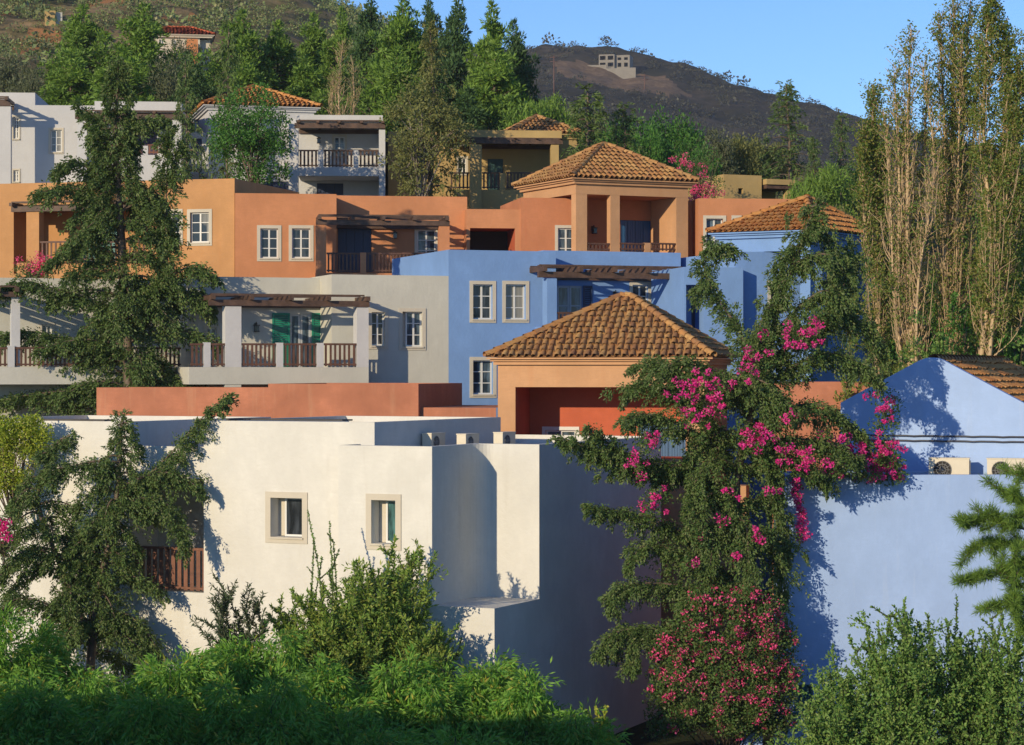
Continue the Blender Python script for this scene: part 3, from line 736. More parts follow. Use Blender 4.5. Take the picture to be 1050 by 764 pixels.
fZ = Face.at(520, 110, 6); OC = 'ochre_plaster'
H = House('ochre_house', fZ.pt(1, U0, 4), 'ochre house with a shaded dark pergola half hidden by a yellowish tree', 'house')
w = H.w; fz = fZ.off(2.0)
block(w, fz, fz.S(398), fz.S(574), U0, fz.Z(136, 520), 5, OC, [H.door(fz, 500, 516, 163, 195, 'dark_green_paint', 2), H.win(fz, 468, 480, 160, 180, .08, .12)])
f9 = fZ.off(-.8)
w.fbox(f9, f9.S(460), f9.S(576), f9.Z(141.5, 520), f9.Z(133.5, 520), .003, 2.79, OC)
for p0, p1 in ((482, 494), (565, 573)): w.fbox(f9, f9.S(p0), f9.S(p1), U0, f9.Z(148, 520), 0, .4, OC)
w.fbox(f9, f9.S(460), f9.S(573), U0, f9.Z(194, 520), .4, 2.79, OC)
w.fbox(f9, f9.S(513.5), f9.S(518.5), f9.Z(193.9, 520), f9.Z(177, 520), .41, .6, OC)
for p0, p1 in ((461, 481.5), (494.5, 513), (519, 564.5)): H.rail(f9.off(.39), p0, p1, 176.5, 193.8, 'dark_wood', .16, .08)
H.pergola(f9, 478, 577, 142.5, 147.5, 2.79, 5, 3, rise=.0)
fh = Face.at(592, 113, 14); hl = fh.S(528)
block(w, fh, hl, 0, U0, fh.Z(141, 540), 4, OC)
H.hip(fh, hl, 0, 4, fh.Z(139, 540) + .12, .98, .3, .235, 'tile_ochre', OC, .3)
build(w, 'wall', H.root)

fX = Face.at(742, 108, 22)
H = House('small_ochre_house', fX.pt(2, U0, 3), 'low ochre hut wall with tiny dark openings beside the pink flowers', 'house')
w = H.w
block(w, fX, 0, fX.S(781), U0, fX.Z(179, 750), 5, OC, [Op(fX.S(757), fX.S(762), fX.Z(199, 760), fX.Z(193, 760), .25, 'room_dark')])
w.fbox(fX, fX.S(783), fX.S(812), fX.Z(190, 800), fX.Z(184.5, 800), -.3, 2.5, OC)
w.fbox(fX, fX.S(784), fX.S(811), fX.Z(194, 800), fX.Z(190.2, 800), -.2, 2.4, 'dark_wood')
wall(w, fX.off(1.6), fX.S(781), fX.S(812), U0, fX.Z(190, 800), OC, [Op(fX.S(790), fX.S(796), fX.Z(204, 790), fX.Z(194, 790), .25, 'room_dark')])
w.fbox(fX, fX.S(806), fX.S(811), U0, fX.Z(194.2, 800), -.1, .3, OC)
build(w, 'wall', H.root)
# ------------------------------------------------------------------ terrain: one sheet from behind the eye to beyond the far hill
def lerp_tab(tab):
    a = np.array(tab, float); return lambda t: np.interp(t, a[:, 0], a[:, 1])
base_f = lerp_tab([(-200, -13), (40, -12), (50, -11.2), (58, -10.9), (66, -10.8), (72, -10.7), (77, -10.3), (84, -9.6), (88, -7.5), (93, -5), (97, -3), (106, 1.5), (112, 5), (125, 8), (140, 9.5), (200, 10), (2400, 10)])
near_r = lerp_tab([(-3000, -110), (-300, -110), (0, -62), (200, -35), (300, -8), (335, 10), (400, 42), (470, 80), (545, 116), (640, 150), (800, 185), (1200, 195), (4000, 195)])
far_r = lerp_tab([(-3000, 90), (0, 60), (400, 40), (545, 46), (580, 50), (640, 60), (690, 68), (740, 79), (800, 96), (850, 108), (885, 121), (930, 136), (1000, 152), (1200, 175), (4000, 210)])
def sm(t): t = np.clip(t, 0, 1); return t * t * (3 - 2 * t)
def fnoise(x, y, s, seed):
    r = np.random.default_rng(seed); o = np.zeros_like(x)
    for k in range(3):
        for _ in range(3):
            a = r.uniform(0, 6.283); f = 2 ** k / s; ph = r.uniform(0, 6.283)
            o += np.sin((x * math.cos(a) + y * math.sin(a)) * f * 6.283 + ph) / (3 * 1.75 ** k)
    return o
def height(x, y):
    x = np.asarray(x, float); y = np.asarray(y, float); yy = np.maximum(y, 30.0); px = CX + x / yy * F
    b = base_f(y); b = b + np.maximum(-1.3 - b, 0) * sm((x - 11.2) / 1.6) * sm((y - 72.5) / 2.0)
    nr = (CY - near_r(px)) * 300 / F; fr = (CY - far_r(px)) * 900 / F
    t = sm((y - 128) / 172) * .55 + .45 * np.clip((y - 128) / 172, 0, 1)
    h = np.where(y < 300, b + np.maximum(nr - b, -3) * t, nr + (np.minimum(nr, 12) - nr) * sm((y - 300) / 140))
    valley = np.minimum(nr, 12)
    h = np.where(y > 440, valley + (fr - valley) * (.4 * np.clip((y - 440) / 460, 0, 1) + .6 * np.clip((y - 440) / 460, 0, 1) ** 1.3), h)
    h = np.where(y > 900, fr - (fr - 20) * sm((y - 900) / 900), h)
    n1 = fnoise(x, y, 26, 3) * 1.3 * sm((y - 135) / 60) + fnoise(x, y, 120, 4) * 2.0 * sm((y - 460) / 200)
    n1 = n1 * np.where(y < 450, 1, 1.2)
    return ZC + h + n1
av = np.concatenate([[-5, -2.4, -1.3, -.8, -.55, -.4, -.32, -.27], np.arange(-.24, .2401, .0016), [.27, .32, .4, .55, .8, 1.3, 2.4, 5]])
yv = np.concatenate([[-120, -60, -20, 0, 20, 35], np.arange(45, 130, 1.5), np.arange(130, 320, 2.2), np.arange(320, 470, 8), np.arange(470, 920, 4.0), [930, 960, 1000, 1100, 1300, 1700, 2300]])
AA, YY = np.meshgrid(av, yv); XX = AA * np.maximum(YY, 45); ZZ = height(XX, YY)
nr_, nc_ = XX.shape
gv = np.stack([XX, YY, ZZ], -1).reshape(-1, 3).astype(np.float32)
idx = np.arange(nr_ * nc_).reshape(nr_, nc_)
fq = np.stack([idx[:-1, :-1], idx[:-1, 1:], idx[1:, 1:], idx[1:, :-1]], -1).reshape(-1, 4)
cen = gv[fq].mean(1); pxc = CX + cen[:, 0] / np.maximum(cen[:, 1], 1) * F; pyc = CY - (cen[:, 2] - ZC) / np.maximum(cen[:, 1], 1) * F
def inpoly(px, py, poly):
    r = np.zeros(len(px), bool); j = len(poly) - 1
    for i in range(len(poly)):
        (xi, yi), (xj, yj) = poly[i], poly[j]
        r ^= ((yi > py) != (yj > py)) & (px < (xj - xi) * (py - yi) / (yj - yi + 1e-9) + xi); j = i
    return r
gm = np.where(cen[:, 1] < 128, 0, np.where(cen[:, 1] < 430, 1, 2))
jit = fnoise(cen[:, 0], cen[:, 1], 18, 9) * 2.5
CUT = [(570, 62), (592, 62), (612, 66), (650, 74), (682, 79), (708, 98), (690, 98), (640, 93), (600, 84), (571, 76)]
gm = np.where((gm == 2) & inpoly(pxc + jit, pyc + jit * .5, CUT), 3, gm)
vpx = CX + gv[:, 0] / np.maximum(gv[:, 1], 1) * F; vpy = CY - (gv[:, 2] - ZC) / np.maximum(gv[:, 1], 1) * F
earth = np.zeros(len(gv), np.float32)
for pl in ([(28, 35), (60, 32), (64, 39), (40, 51), (15, 56), (12, 46)], [(-10, 8), (14, 8), (12, 15), (-10, 16)], [(88, -1), (125, -5), (128, 4), (90, 6)], [(165, 16), (205, 18), (205, 24), (165, 22)], [(238, 22), (262, 18), (266, 26), (240, 28)], [(372, 24), (398, 36), (392, 52), (370, 44)]):
    earth[inpoly(vpx, vpy, pl) & (gv[:, 1] > 128) & (gv[:, 1] < 430)] = 1
def ground_mat(name, cols, s1, s2, bump=.6, earth=False):
    m, nt, b = nodes(name); pos = geo_pos(nt)
    f = noise(nt, pos, s1, 8, .68); g2 = noise(nt, pos, s2, 6, .7)
    c = ramp(nt, f, [(.30 + .42 * i / (len(cols) - 1), cc) for i, cc in enumerate(cols)])
    c = mixc(nt, ramp(nt, g2, [(.40, (0, 0, 0)), (.62, (.8, .8, .8))]), c, sc3(cols[0], .7))
    if earth:
        at = nt.nodes.new('ShaderNodeAttribute'); at.attribute_name = 'earth'; ad = N(nt, 'ShaderNodeMath', operation='MULTIPLY_ADD'); nt.links.new(g2, ad.inputs[0]); ad.inputs[1].default_value = .9; nt.links.new(at.outputs['Fac'], ad.inputs[2])
        c = mixc(nt, ramp(nt, ad.outputs[0], [(.85, (0, 0, 0)), (1.05, (1, 1, 1))]), c, mixc(nt, f, (.30, .13, .05), (.40, .21, .10)))
    nt.links.new(c, b.inputs['Base Color']); b.inputs['Roughness'].default_value = .95; b.inputs['Specular IOR Level'].default_value = .1
    bp = N(nt, 'ShaderNodeBump', Strength=bump, Distance=.4); nt.links.new(g2, bp.inputs['Height']); nt.links.new(bp.outputs[0], b.inputs['Normal'])
    MATS[name] = m
ground_mat('garden_soil', [(.03, .045, .02), (.045, .06, .028), (.08, .07, .045)], .5, 3)
ground_mat('dry_hillside', [(.09, .10, .042), (.19, .155, .08), (.31, .215, .12), (.40, .285, .16)], .07, .5, earth=True)
ground_mat('far_hillside', [(.022, .026, .020), (.04, .038, .029), (.068, .056, .042), (.12, .094, .068)], .028, .13)
ground_mat('cut_earth', [(.15, .10, .065), (.20, .135, .085), (.23, .16, .10)], .06, .5)
ground_mat('orange_earth', [(.36, .16, .06), (.42, .20, .08), (.3, .15, .07)], .2, .8)
me = bpy.data.meshes.new('ground')
me.vertices.add(len(gv)); me.vertices.foreach_set('co', gv.reshape(-1))
me.loops.add(fq.size); me.loops.foreach_set('vertex_index', fq.reshape(-1).astype(np.int32))
me.polygons.add(len(fq)); me.polygons.foreach_set('loop_start', np.arange(0, fq.size, 4, dtype=np.int32))
for n in ('garden_soil', 'dry_hillside', 'far_hillside', 'cut_earth', 'orange_earth'): me.materials.append(MATS[n])
me.attributes.new('earth', 'FLOAT', 'POINT').data.foreach_set('value', earth); me.polygons.foreach_set('material_index', gm.astype(np.int32)); me.polygons.foreach_set('use_smooth', np.ones(len(fq), bool)); me.update(calc_edges=True)
tag(link(bpy.data.objects.new('ground', me), None, (0, 0, 0)), kind='structure')

# ------------------------------------------------------------------ things on the hills
def ground_z(x, y): return float(height(np.array([x]), np.array([y]))[0])
def ray_ground(px, py, y0, y1):                     # where the sight line of a pixel meets the hill between two depths
    ys = np.linspace(y0, y1, 1600); x = (px - CX) / F * ys; z = ZC + (CY - py) / F * ys
    hit = np.nonzero(height(x, ys) >= z)[0]
    k = hit[0] if len(hit) else int(np.argmin(np.abs(height(x, ys) - z)))
    return np.array([x[k], ys[k], float(height(x[k:k + 1], ys[k:k + 1])[0])])
# red roofed villa
D = ray_ground(182, 60, 150, 300)[1] - 3
plaster('villa_cream', (.62, .56, .46), .08); plaster('villa_orange', (.55, .22, .09), .1)
fh = Face.at(205, D, 10)
H = House('hillside_villa', fh.pt(-2, fh.Z(70, 190), 2), 'red roofed villa with cream and orange walls high on the left slope', 'house')
w = H.w; l = fh.S(156); zb = fh.Z(90, 190)
wl = [H.win(fh, 176, 181, 41, 47, .02, .1, 'white_wood', None, 2, 1), H.win(fh, 163, 168, 40, 47, .02, .1, 'white_wood', None, 2, 1)]
block(w, fh, l, 0, zb, fh.Z(36, 190), 4, 'villa_cream', wl)
fq_ = fh.off(-2.5)
block(w, fq_, fq_.S(192), fq_.S(203), zb, fq_.Z(40, 197), 2.45, 'villa_orange')
block(w, fh.off(.5), .02, fh.S(216), zb, fh.Z(40, 210), 6, 'villa_cream')
H.hip(fh, l, fh.S(214), 4, fh.Z(37, 190) + .1, .85, .5, .3, 'tile_red', 'villa_cream', 2.0)
cz = fh.Z(28, 172); w.fbox(fh, fh.S(171), fh.S(175), fh.Z(34, 172), fh.Z(26.5, 172), 2.6, 3.2, 'villa_cream')
build(w, 'wall', H.root)
# block hut
D = ray_ground(56, 22, 180, 300)[1] - 1; fh = Face.at(57, D, 12)
H = House('stone_hut', fh.pt(0, fh.Z(24, 57), 2), 'small square tan hut alone on the brown slope', 'hut')
block(H.w, fh, fh.S(46), 0, fh.Z(30, 57), fh.Z(11, 57), 4, 'ochre_plaster', [Op(fh.S(49), fh.S(51), fh.Z(19, 50), fh.Z(16, 50), .3, 'room_dark')]); wall(H.w, fh.off(.4), 0.01, fh.S(64), fh.Z(30, 60), fh.Z(12, 60), 'grey_plaster')
build(H.w, 'wall', H.root)
# house on the ridge
fh = Face.at(316, 300, 8); H = House('ridge_house', fh.pt(-5, fh.Z(8, 300), 4), 'white house cut by the top edge above the pine slope', 'house')
wl = [H.win(fh, p, p + 5, -3, 2, .05, .2, 'white_wood', None, 2, 1) for p in (276, 288, 300)]
block(H.w, fh, fh.S(263), 0, fh.Z(22, 300), fh.Z(-12, 300), 9, 'upper_white', wl); build(H.w, 'wall', H.root)
# concrete building on the far hill
D = ray_ground(634, 72, 500, 900)[1] - 4; plaster('bare_concrete', (.24, .22, .19), .1)
fh = Face.at(648, D, -12); H = House('concrete_building', fh.pt(-4, fh.Z(76, 634), 3), 'unfinished pale concrete building with open floors on the far hill', 'building')
w = H.w; q0, q1, q2 = fh.S(614), fh.S(630), fh.S(645)
zt, zm, zb = fh.Z(55.5, 634), fh.Z(62.5, 634), fh.Z(69.5, 634)
def bay(a, b, z0, z1, n):
    st = (fh.S(b) - fh.S(a)) / n; return [Op(fh.S(a) + st * k + st * .14, fh.S(a) + st * (k + 1) - st * .14, z0 + .5, z1 - .5, 2.5, 'room_dark') for k in range(n)]
block(w, fh, q0, q1, zb - 6, zt, 9, 'bare_concrete', bay(614, 630, zm, zt, 2) + bay(614, 630, zb, zm, 2))
f2 = fh.off(1.5); block(w, f2, q1 + .05, q2, zb - 6, f2.Z(56.5, 640), 8, 'bare_concrete', [Op(o.a + .4, o.b, o.z0, o.z1, 2.5, 'room_dark') for o in bay(630.5, 644, zm, fh.Z(57, 634), 2) + bay(630.5, 644, zb, zm, 2)])
build(w, 'wall', H.root)
g = MB(); f3 = fh.off(-3)
g.fbox(f3, f3.S(602), f3.S(622), f3.Z(80, 620), f3.Z(66.5, 620), 0, .8, 'bare_concrete'); g.fbox(f3, f3.S(622) + .02, f3.S(652), f3.Z(84, 630), f3.Z(70, 630), -.5, .5, 'bare_concrete')
o = build(g, 'retaining_wall', None, f3.pt(0, f3.Z(80, 620))); tag(o, 'long pale retaining wall below the concrete building on the far hill', 'wall')
for px, pt, pb, lb_ in ((568, 57, 99, 'wooden utility pole with a crossarm, taller one at the cleared slope'), (661, 76, 92, 'short utility pole standing in the middle of the cleared slope')):
    q = ray_ground(px, pb, 470, 900); h = (pb - pt) * q[1] / F; g = MB()
    g.tube([q - (0, 0, 2), q + (0, 0, h)], [.28, .2], 'brown_wood', 6, True)
    for dz in (.6, 2.0): g.tube([q + (-1.3, 0, h - dz), q + (1.3, 0, h - dz)], .12, 'brown_wood', 5, True)
    tag(build(g, 'utility_pole', None, q), lb_, 'utility pole')
# hotel block beside the viewer, outside the picture: the one whose shadow lies over the near shrubs
fh = Face(-27.5, 28, 0); H = House('neighbour_house', np.array([-19, 33, ZC - 13]), 'white three storey house standing to the side of the garden', 'house')
hz = ZC - 13; hh = []
for r_ in range(3):
    for c_ in range(4):
        z = hz + 1.2 + r_ * 3.4; x = 1.4 + c_ * 3.6; hh.append(Op(x, x + 1.2, z, z + 1.4, .2, 'pane_dark'))
block(H.w, fh, 0, 18.3, hz, ZC + SHADE_TOP, 10, 'white_plaster', hh); build(H.w, 'wall', H.root)
# ------------------------------------------------------------------ vegetation kit
leaf_mat('cypress_leaf', [(.036, .068, .018), (.06, .105, .026), (.09, .125, .038), (.046, .085, .022), (.12, .13, .055)], .22, 1.5, .6)
leaf_mat('cypress_leaf_bright', [(.04, .075, .02), (.065, .105, .026), (.09, .125, .035), (.052, .09, .024)], .22, 1.4, .5)
leaf_mat('pine_leaf', [(0.060, 0.114, 0.022), (0.096, 0.168, 0.026), (0.132, 0.210, 0.034), (0.078, 0.138, 0.026)], .3, .35, .42)
leaf_mat('pine_leaf_dark', [(.028, .06, .022), (.04, .08, .026), (.055, .10, .03)], .2, .35, .5)
leaf_mat('olive_leaf', [(.05, .065, .03), (.075, .09, .045), (.10, .11, .06)], .25, .5, .5)
leaf_mat('broad_leaf', [(0.029, 0.085, 0.016), (0.046, 0.124, 0.021), (0.072, 0.163, 0.026)], .3, .8, .45)
leaf_mat('poplar_leaf', [(.07, .13, .025), (.11, .16, .035), (.15, .16, .04), (.17, .16, .035)], .45, .8, .7)
leaf_mat('yellow_leaf', [(.10, .115, .035), (.14, .14, .045), (.08, .10, .035)], .3, .7, .6)
leaf_mat('acacia_leaf', [(0.077, 0.187, 0.028), (0.121, 0.253, 0.033), (0.165, 0.286, 0.050), (0.088, 0.209, 0.039), (0.077, 0.187, 0.028), (0.121, 0.253, 0.033), (0.165, 0.286, 0.050), (0.088, 0.209, 0.039), (.30, .26, .04)], .4, .9, .5)
leaf_mat('oleander_leaf', [(0.072, 0.137, 0.026), (0.111, 0.189, 0.036), (0.156, 0.221, 0.042), (0.208, 0.227, 0.052)], .3, 1.2, .55)
leaf_mat('hedge_leaf', [(0.036, 0.101, 0.021), (0.092, 0.172, 0.038), (0.128, 0.214, 0.051), (0.159, 0.214, 0.059)], .3, 1.1, .55)
leaf_mat('dark_plant_leaf', [(.025, .05, .022), (.045, .07, .03), (.06, .06, .036)], .2, 1.2, .6)
leaf_mat('vine_leaf', [(.18, .24, .025), (.26, .29, .035), (.13, .20, .025), (.32, .30, .045)], .4, 1.5, .7)
leaf_mat('bougain_leaf', [(.03, .07, .018), (.05, .10, .025), (.075, .12, .03), (.10, .10, .04)], .3, 1.6, .55)
leaf_mat('magenta_flower', [(.46, .014, .17), (.56, .03, .24), (.40, .015, .14), (.56, .09, .28)], .35, 1.5, .75)
leaf_mat('pink_flower', [(.54, .045, .15), (.60, .09, .22), (.46, .04, .13), (.58, .08, .24)], .35, 1.5, .75)
leaf_mat('scrub_leaf', [(0.059, 0.088, 0.036), (0.092, 0.127, 0.048), (0.134, 0.137, 0.064), (0.076, 0.127, 0.036), (0.202, 0.186, 0.089)], .1, .12, .6)
leaf_mat('far_scrub_leaf', [(0.018, 0.022, 0.016), (0.027, 0.029, 0.021), (0.036, 0.034, 0.024)], .05, .05, .7)
wood('twig_dark', (.05, .055, .03), .4); wood('bark', (.12, .085, .06), .45); wood('pale_bark', (.46, .33, .19), .3); wood('grey_bark', (.2, .17, .14), .4)

def unit(v): return v / (np.linalg.norm(v, axis=-1, keepdims=True) + 1e-9)
def blades(Cn, Dv, L, W, rng, fold=0.0):
    Cn = np.asarray(Cn); n = len(Cn); L = np.broadcast_to(L, n)[:, None]; W = np.broadcast_to(W, n)[:, None]
    sd = unit(np.cross(Dv, rng.normal(size=(n, 3))))
    mid = Cn + Dv * L * .45
    return np.stack([Cn, mid + sd * W / 2, Cn + Dv * L, mid - sd * W / 2], 1)
def resample(p, step):
    p = np.asarray(p, float); d = np.r_[0, np.cumsum(np.linalg.norm(np.diff(p, axis=0), axis=1))]
    n = max(2, int(d[-1] / step)); t = np.linspace(0, d[-1], n)
    q = np.stack([np.interp(t, d, p[:, k]) for k in range(3)], -1)
    tn = unit(np.gradient(q, axis=0)); return q, tn, t / d[-1]
def smooth_path(p, n=14):
    p = np.asarray(p, float); m = len(p)
    if m < 3: return p
    e = np.vstack([2 * p[0] - p[1], p, 2 * p[-1] - p[-2]]); out = []
    for i in range(1, m):
        a, b, c, d = e[i - 1], e[i], e[i + 1], e[i + 2]
        for t in np.linspace(0, 1, n, endpoint=False):
            out.append(.5 * (2 * b + (c - a) * t + (2 * a - 5 * b + 4 * c - d) * t ** 2 + (3 * b - a - 3 * c + d) * t ** 3))
    out.append(p[-1]); return np.array(out)
def spray(paths, rng, step=.2, m=3, lat=.12, sl=.6, nb=40, L=.09, W=.03, hang=.85, keep=1.0, start=.0, fatr=.085):
    """Plumes along branch paths: every plume leaves its branch, bends over and hangs, densely set with short narrow blades."""
    out = []
    for p in paths:
        q, tn, t = resample(p, step)
        k = t >= start; q, tn, t = q[k], tn[k], t[k]
        if not len(q): continue
        q = np.repeat(q, m, 0); tn = np.repeat(tn, m, 0); t = np.repeat(t, m)
        if keep < 1: kk = rng.random(len(q)) < keep; q, tn, t = q[kk], tn[kk], t[kk]
        n = len(q)
        if n == 0: continue
        fat = .55 + .6 * np.sin(np.pi * np.clip(t * .8 + .15, 0, 1))
        la = unit(np.cross(tn, (0, 0, 1.0)) + rng.normal(size=(n, 3)) * .12); r = rng.normal(size=(n, 1))
        q = q + la * r * (lat * fat)[:, None] + rng.normal(size=(n, 3)) * .04
        dv = unit(tn * .75 + la * r * .55 + np.array([0, 0, -1.0]) * (hang * rng.uniform(-.1, .9, (n, 1))) + rng.normal(size=(n, 3)) * .2)
        ln = sl * fat * rng.uniform(.4, 1.25, n)
        f = rng.random((n, nb)) ** .85
        pos = q[:, None] + dv[:, None] * (ln[:, None] * f)[..., None] + np.array([0, 0, -1.0]) * (ln[:, None] * f ** 2 * .55 * hang)[..., None]
        rr = fatr * fat[:, None] * (1 - .65 * f) * rng.uniform(.6, 1.3, (n, 1))
        od = rng.normal(size=(n, nb, 3)); pos = (pos + od * rr[..., None] * .6).reshape(-1, 3)
        dd = dv[:, None] + np.array([0, 0, -1.0]) * (f * 1.1 * hang)[..., None]
        bd = unit((unit(dd) * .9 + unit(od) * .65).reshape(-1, 3) + rng.normal(size=(n * nb, 3)) * .2)
        out.append(blades(pos, bd, L * rng.uniform(.6, 1.25, n * nb), W * rng.uniform(.7, 1.3, n * nb), rng))
    return np.concatenate(out)
def limbs(paths, r0, mat, n=5, r1=.012):
    g = MB()
    for i, p in enumerate(paths):
        p = np.asarray(p); rr = r0[i] if hasattr(r0, '__len__') else r0
        if len(p) > 9: p = p[:: max(1, len(p) // 9)] if np.allclose(p[:: max(1, len(p) // 9)][-1], p[-1]) else np.vstack([p[:: max(1, len(p) // 9)], p[-1]])
        g.tube(p, np.linspace(rr, r1, len(p)), mat, n)
    return g
def plant(name, where, label, cat, trunk_mb, crown, leafm, group=None, tname='trunk', cname='crown'):
    r = empty(name, where, label, cat, group)
    if trunk_mb is not None and trunk_mb.v: build(trunk_mb, tname, r)
    quads_object(crown, [leafm], cname, r)
    return r
def trunk_at(path, f):                       # point of a path at fraction f of its height
    p = np.asarray(path); t = np.linspace(0, 1, len(p)); return np.array([np.interp(f, t, p[:, k]) for k in range(3)])
def cone_arms(rng, trunk, n, rad, f0=.1, f1=1.0, rise=.15, droop=.35, flat=1.0):
    """Whorls of arms: rad(f) metres out from the trunk, lifting first and drooping at the tips."""
    out = []
    for i in range(n):
        f = f0 + (f1 - f0) * ((i + rng.random()) / n) ** 1.0; az = i * 2.39996 + rng.normal() * .3
        R = rad(f) * rng.uniform(.55, 1.12); b = trunk_at(trunk, f); h = np.array([math.cos(az), math.sin(az) * flat, 0])
        up = rise * rng.uniform(.4, 1.6); dr = droop * rng.uniform(.4, 1.5)
        pts = [b, b + h * R * .35 + (0, 0, R * up * .5), b + h * R * .7 + (0, 0, R * (up * .6 - dr * .25)), b + h * R + (0, 0, R * (up * .45 - dr * .75))]
        out.append(smooth_path(pts, 5))
    return out
def clump_cloud(rng, centers, rad, n, L, W, out_bias=.7, up=.25, flat=.8):
    """Leaf-sized faces on and inside soft clumps."""
    centers = np.asarray(centers); m = len(centers); rad = np.broadcast_to(rad, m)
    d = unit(rng.normal(size=(m, n, 3))); rr = rng.random((m, n, 1)) ** .45
    pos = centers[:, None] + d * rr * rad[:, None, None] * np.array([1, 1, flat])
    dv = unit(d * out_bias + rng.normal(size=(m, n, 3)) * .55 + np.array([0, 0, up]))
    return blades(pos.reshape(-1, 3), dv.reshape(-1, 3), L * rng.uniform(.6, 1.3, m * n), W * rng.uniform(.6, 1.3, m * n), rng)

def px_path(pts, D):                       # photo pixels with depth offsets -> smooth branch
    return smooth_path([P(p[0], p[1], D + (p[2] if len(p) > 2 else 0)) for p in pts], 8)

# ================================================================== cypress with hanging branches in the middle
rng = np.random.default_rng(5); D0 = 63.3
trunk = px_path([(760, 800), (764, 690), (757, 600), (752, 520), (762, 450), (778, 400), (788, 352), (800, 310), (815, 268), (828, 232), (840, 203)], D0)
S_ = lambda a, d0, d1: [(x, y, d0 + (d1 - d0) * i / (len(a) - 1)) for i, (x, y) in enumerate(a)]
arms_px = [
    (S_([(752, 520), (715, 480), (680, 478), (640, 468), (605, 460), (578, 450)], 0, -.8), 1), (S_([(690, 478), (650, 470), (625, 455), (606, 440)], -.3, -1.3), 1), (S_([(740, 500), (700, 485), (660, 482), (630, 478)], 0, .6), 1),
    (S_([(778, 400), (762, 345), (742, 315), (727, 290), (722, 268), (734, 253), (752, 254)], 0, .6), 1),
    (S_([(757, 455), (715, 420), (690, 402), (660, 392), (644, 402)], 0, .5), 1), (S_([(730, 430), (700, 385), (675, 372), (656, 376)], 0, 1.0), .6),
    (S_([(752, 470), (715, 445), (685, 430), (660, 425), (645, 430)], 0, -1.0), 1),
    (S_([(770, 420), (740, 388), (715, 372), (690, 372), (683, 380)], 0, -.6), .8),
    (S_([(780, 385), (800, 360), (830, 340), (860, 322), (890, 335), (905, 365)], 0, .8), 1.1), (S_([(775, 400), (815, 375), (850, 362), (880, 372), (900, 388)], 0, -.4), 1.1),
    (S_([(800, 312), (786, 318), (778, 345), (782, 368)], 0, -.6), .9), (S_([(795, 340), (825, 310), (848, 298), (860, 318)], 0, -.5), .9),
    (S_([(815, 270), (836, 262), (850, 262), (856, 280)], 0, -.3), .8), (S_([(822, 250), (806, 262), (800, 285)], 0, .4), .8), (S_([(832, 226), (848, 240), (853, 258)], 0, .3), .7),
    (S_([(800, 345), (845, 325), (862, 300), (870, 275), (872, 256)], 0, .9), .75),
    (S_([(765, 440), (800, 420), (840, 415), (865, 430), (885, 445)], 0, .6), 1), (S_([(760, 460), (805, 450), (850, 455), (880, 470)], 0, -.8), 1), (S_([(758, 480), (800, 470), (830, 478), (845, 495)], 0, 0), 1),
    (S_([(745, 405), (770, 388), (795, 400), (815, 425)], -.8, -1.4), 1), (S_([(752, 400), (730, 398), (745, 385), (770, 395), (790, 430)], -.5, -1.2), 1),
    (S_([(752, 560), (700, 545), (655, 528), (605, 520)], 0, -.6), .8), (S_([(752, 590), (710, 572), (665, 558), (643, 580)], 0, -.7), .8),
    (S_([(755, 620), (705, 602), (660, 598), (630, 604), (629, 624)], 0, -.5), .9), (S_([(757, 662), (705, 652), (660, 644), (628, 650), (614, 668)], 0, -.6), .8), (S_([(690, 650), (660, 648), (648, 660), (646, 682)], -.3, -.7), .7),
    (S_([(752, 520), (785, 510), (800, 525), (806, 570)], 0, .3), 1.1), (S_([(755, 555), (785, 548), (798, 570), (800, 615)], 0, .3), 1.1), (S_([(750, 500), (725, 510), (712, 540)], -.3, -1.2), 1.1), (S_([(752, 540), (735, 540), (728, 580)], -.3, -1.2), 1.1), (S_([(753, 530), (765, 540), (768, 590)], -.5, -1.3), 1.1),
    (S_([(756, 480), (735, 470), (715, 490), (705, 520)], -.3, -1.0), 1.1), (S_([(758, 450), (775, 440), (790, 470), (795, 505)], 0, -.3), 1.1), (S_([(753, 600), (720, 600), (700, 620)], -.2, -.8), 1.0),
]
paths = [px_path(a, D0) for a, k in arms_px]
ext = cone_arms(rng, trunk, 18, lambda f: np.interp(f, [0, .2, .35, .5, .62, .7, 1], [.9, 1.35, 1.5, 1.7, .8, .4, .2]), .22, .97, .15, .5, .55)
cr = [spray(paths, rng, .13, 4, .11, .46, 56, .095, .042, .95, fatr=.11), spray(ext, rng, .15, 4, .12, .44, 50, .095, .042, .95, .85, .1, .11), spray([trunk[int(len(trunk) * .5):]], rng, .11, 4, .1, .5, 34, .095, .032)]
tw = []
for p in paths + ext:
    for _ in range(int(len(p) / 7)):
        i = rng.integers(len(p) // 3, len(p)); b = p[i]; d = unit(rng.normal(size=3) * (1, 1, .3)); l = rng.uniform(.25, .6)
        tw.append(np.array([b, b + d * l * .5 + (0, 0, .03), b + d * l - (0, 0, .15)]))
cr.append(spray(tw, rng, .2, 3, .06, .36, 40, .095, .038, 1.0))
g = limbs([trunk], [.17], 'bark', 8, .03); g2 = limbs(paths + ext, .05, 'bark', 5)
g.mesh(g2.v, g2.f, 'bark', True)
plant('cypress_tree', trunk[0], 'big cypress with hanging plumes rising between the white wall and the pale blue wall', 'tree', g, np.concatenate(cr), 'cypress_leaf')

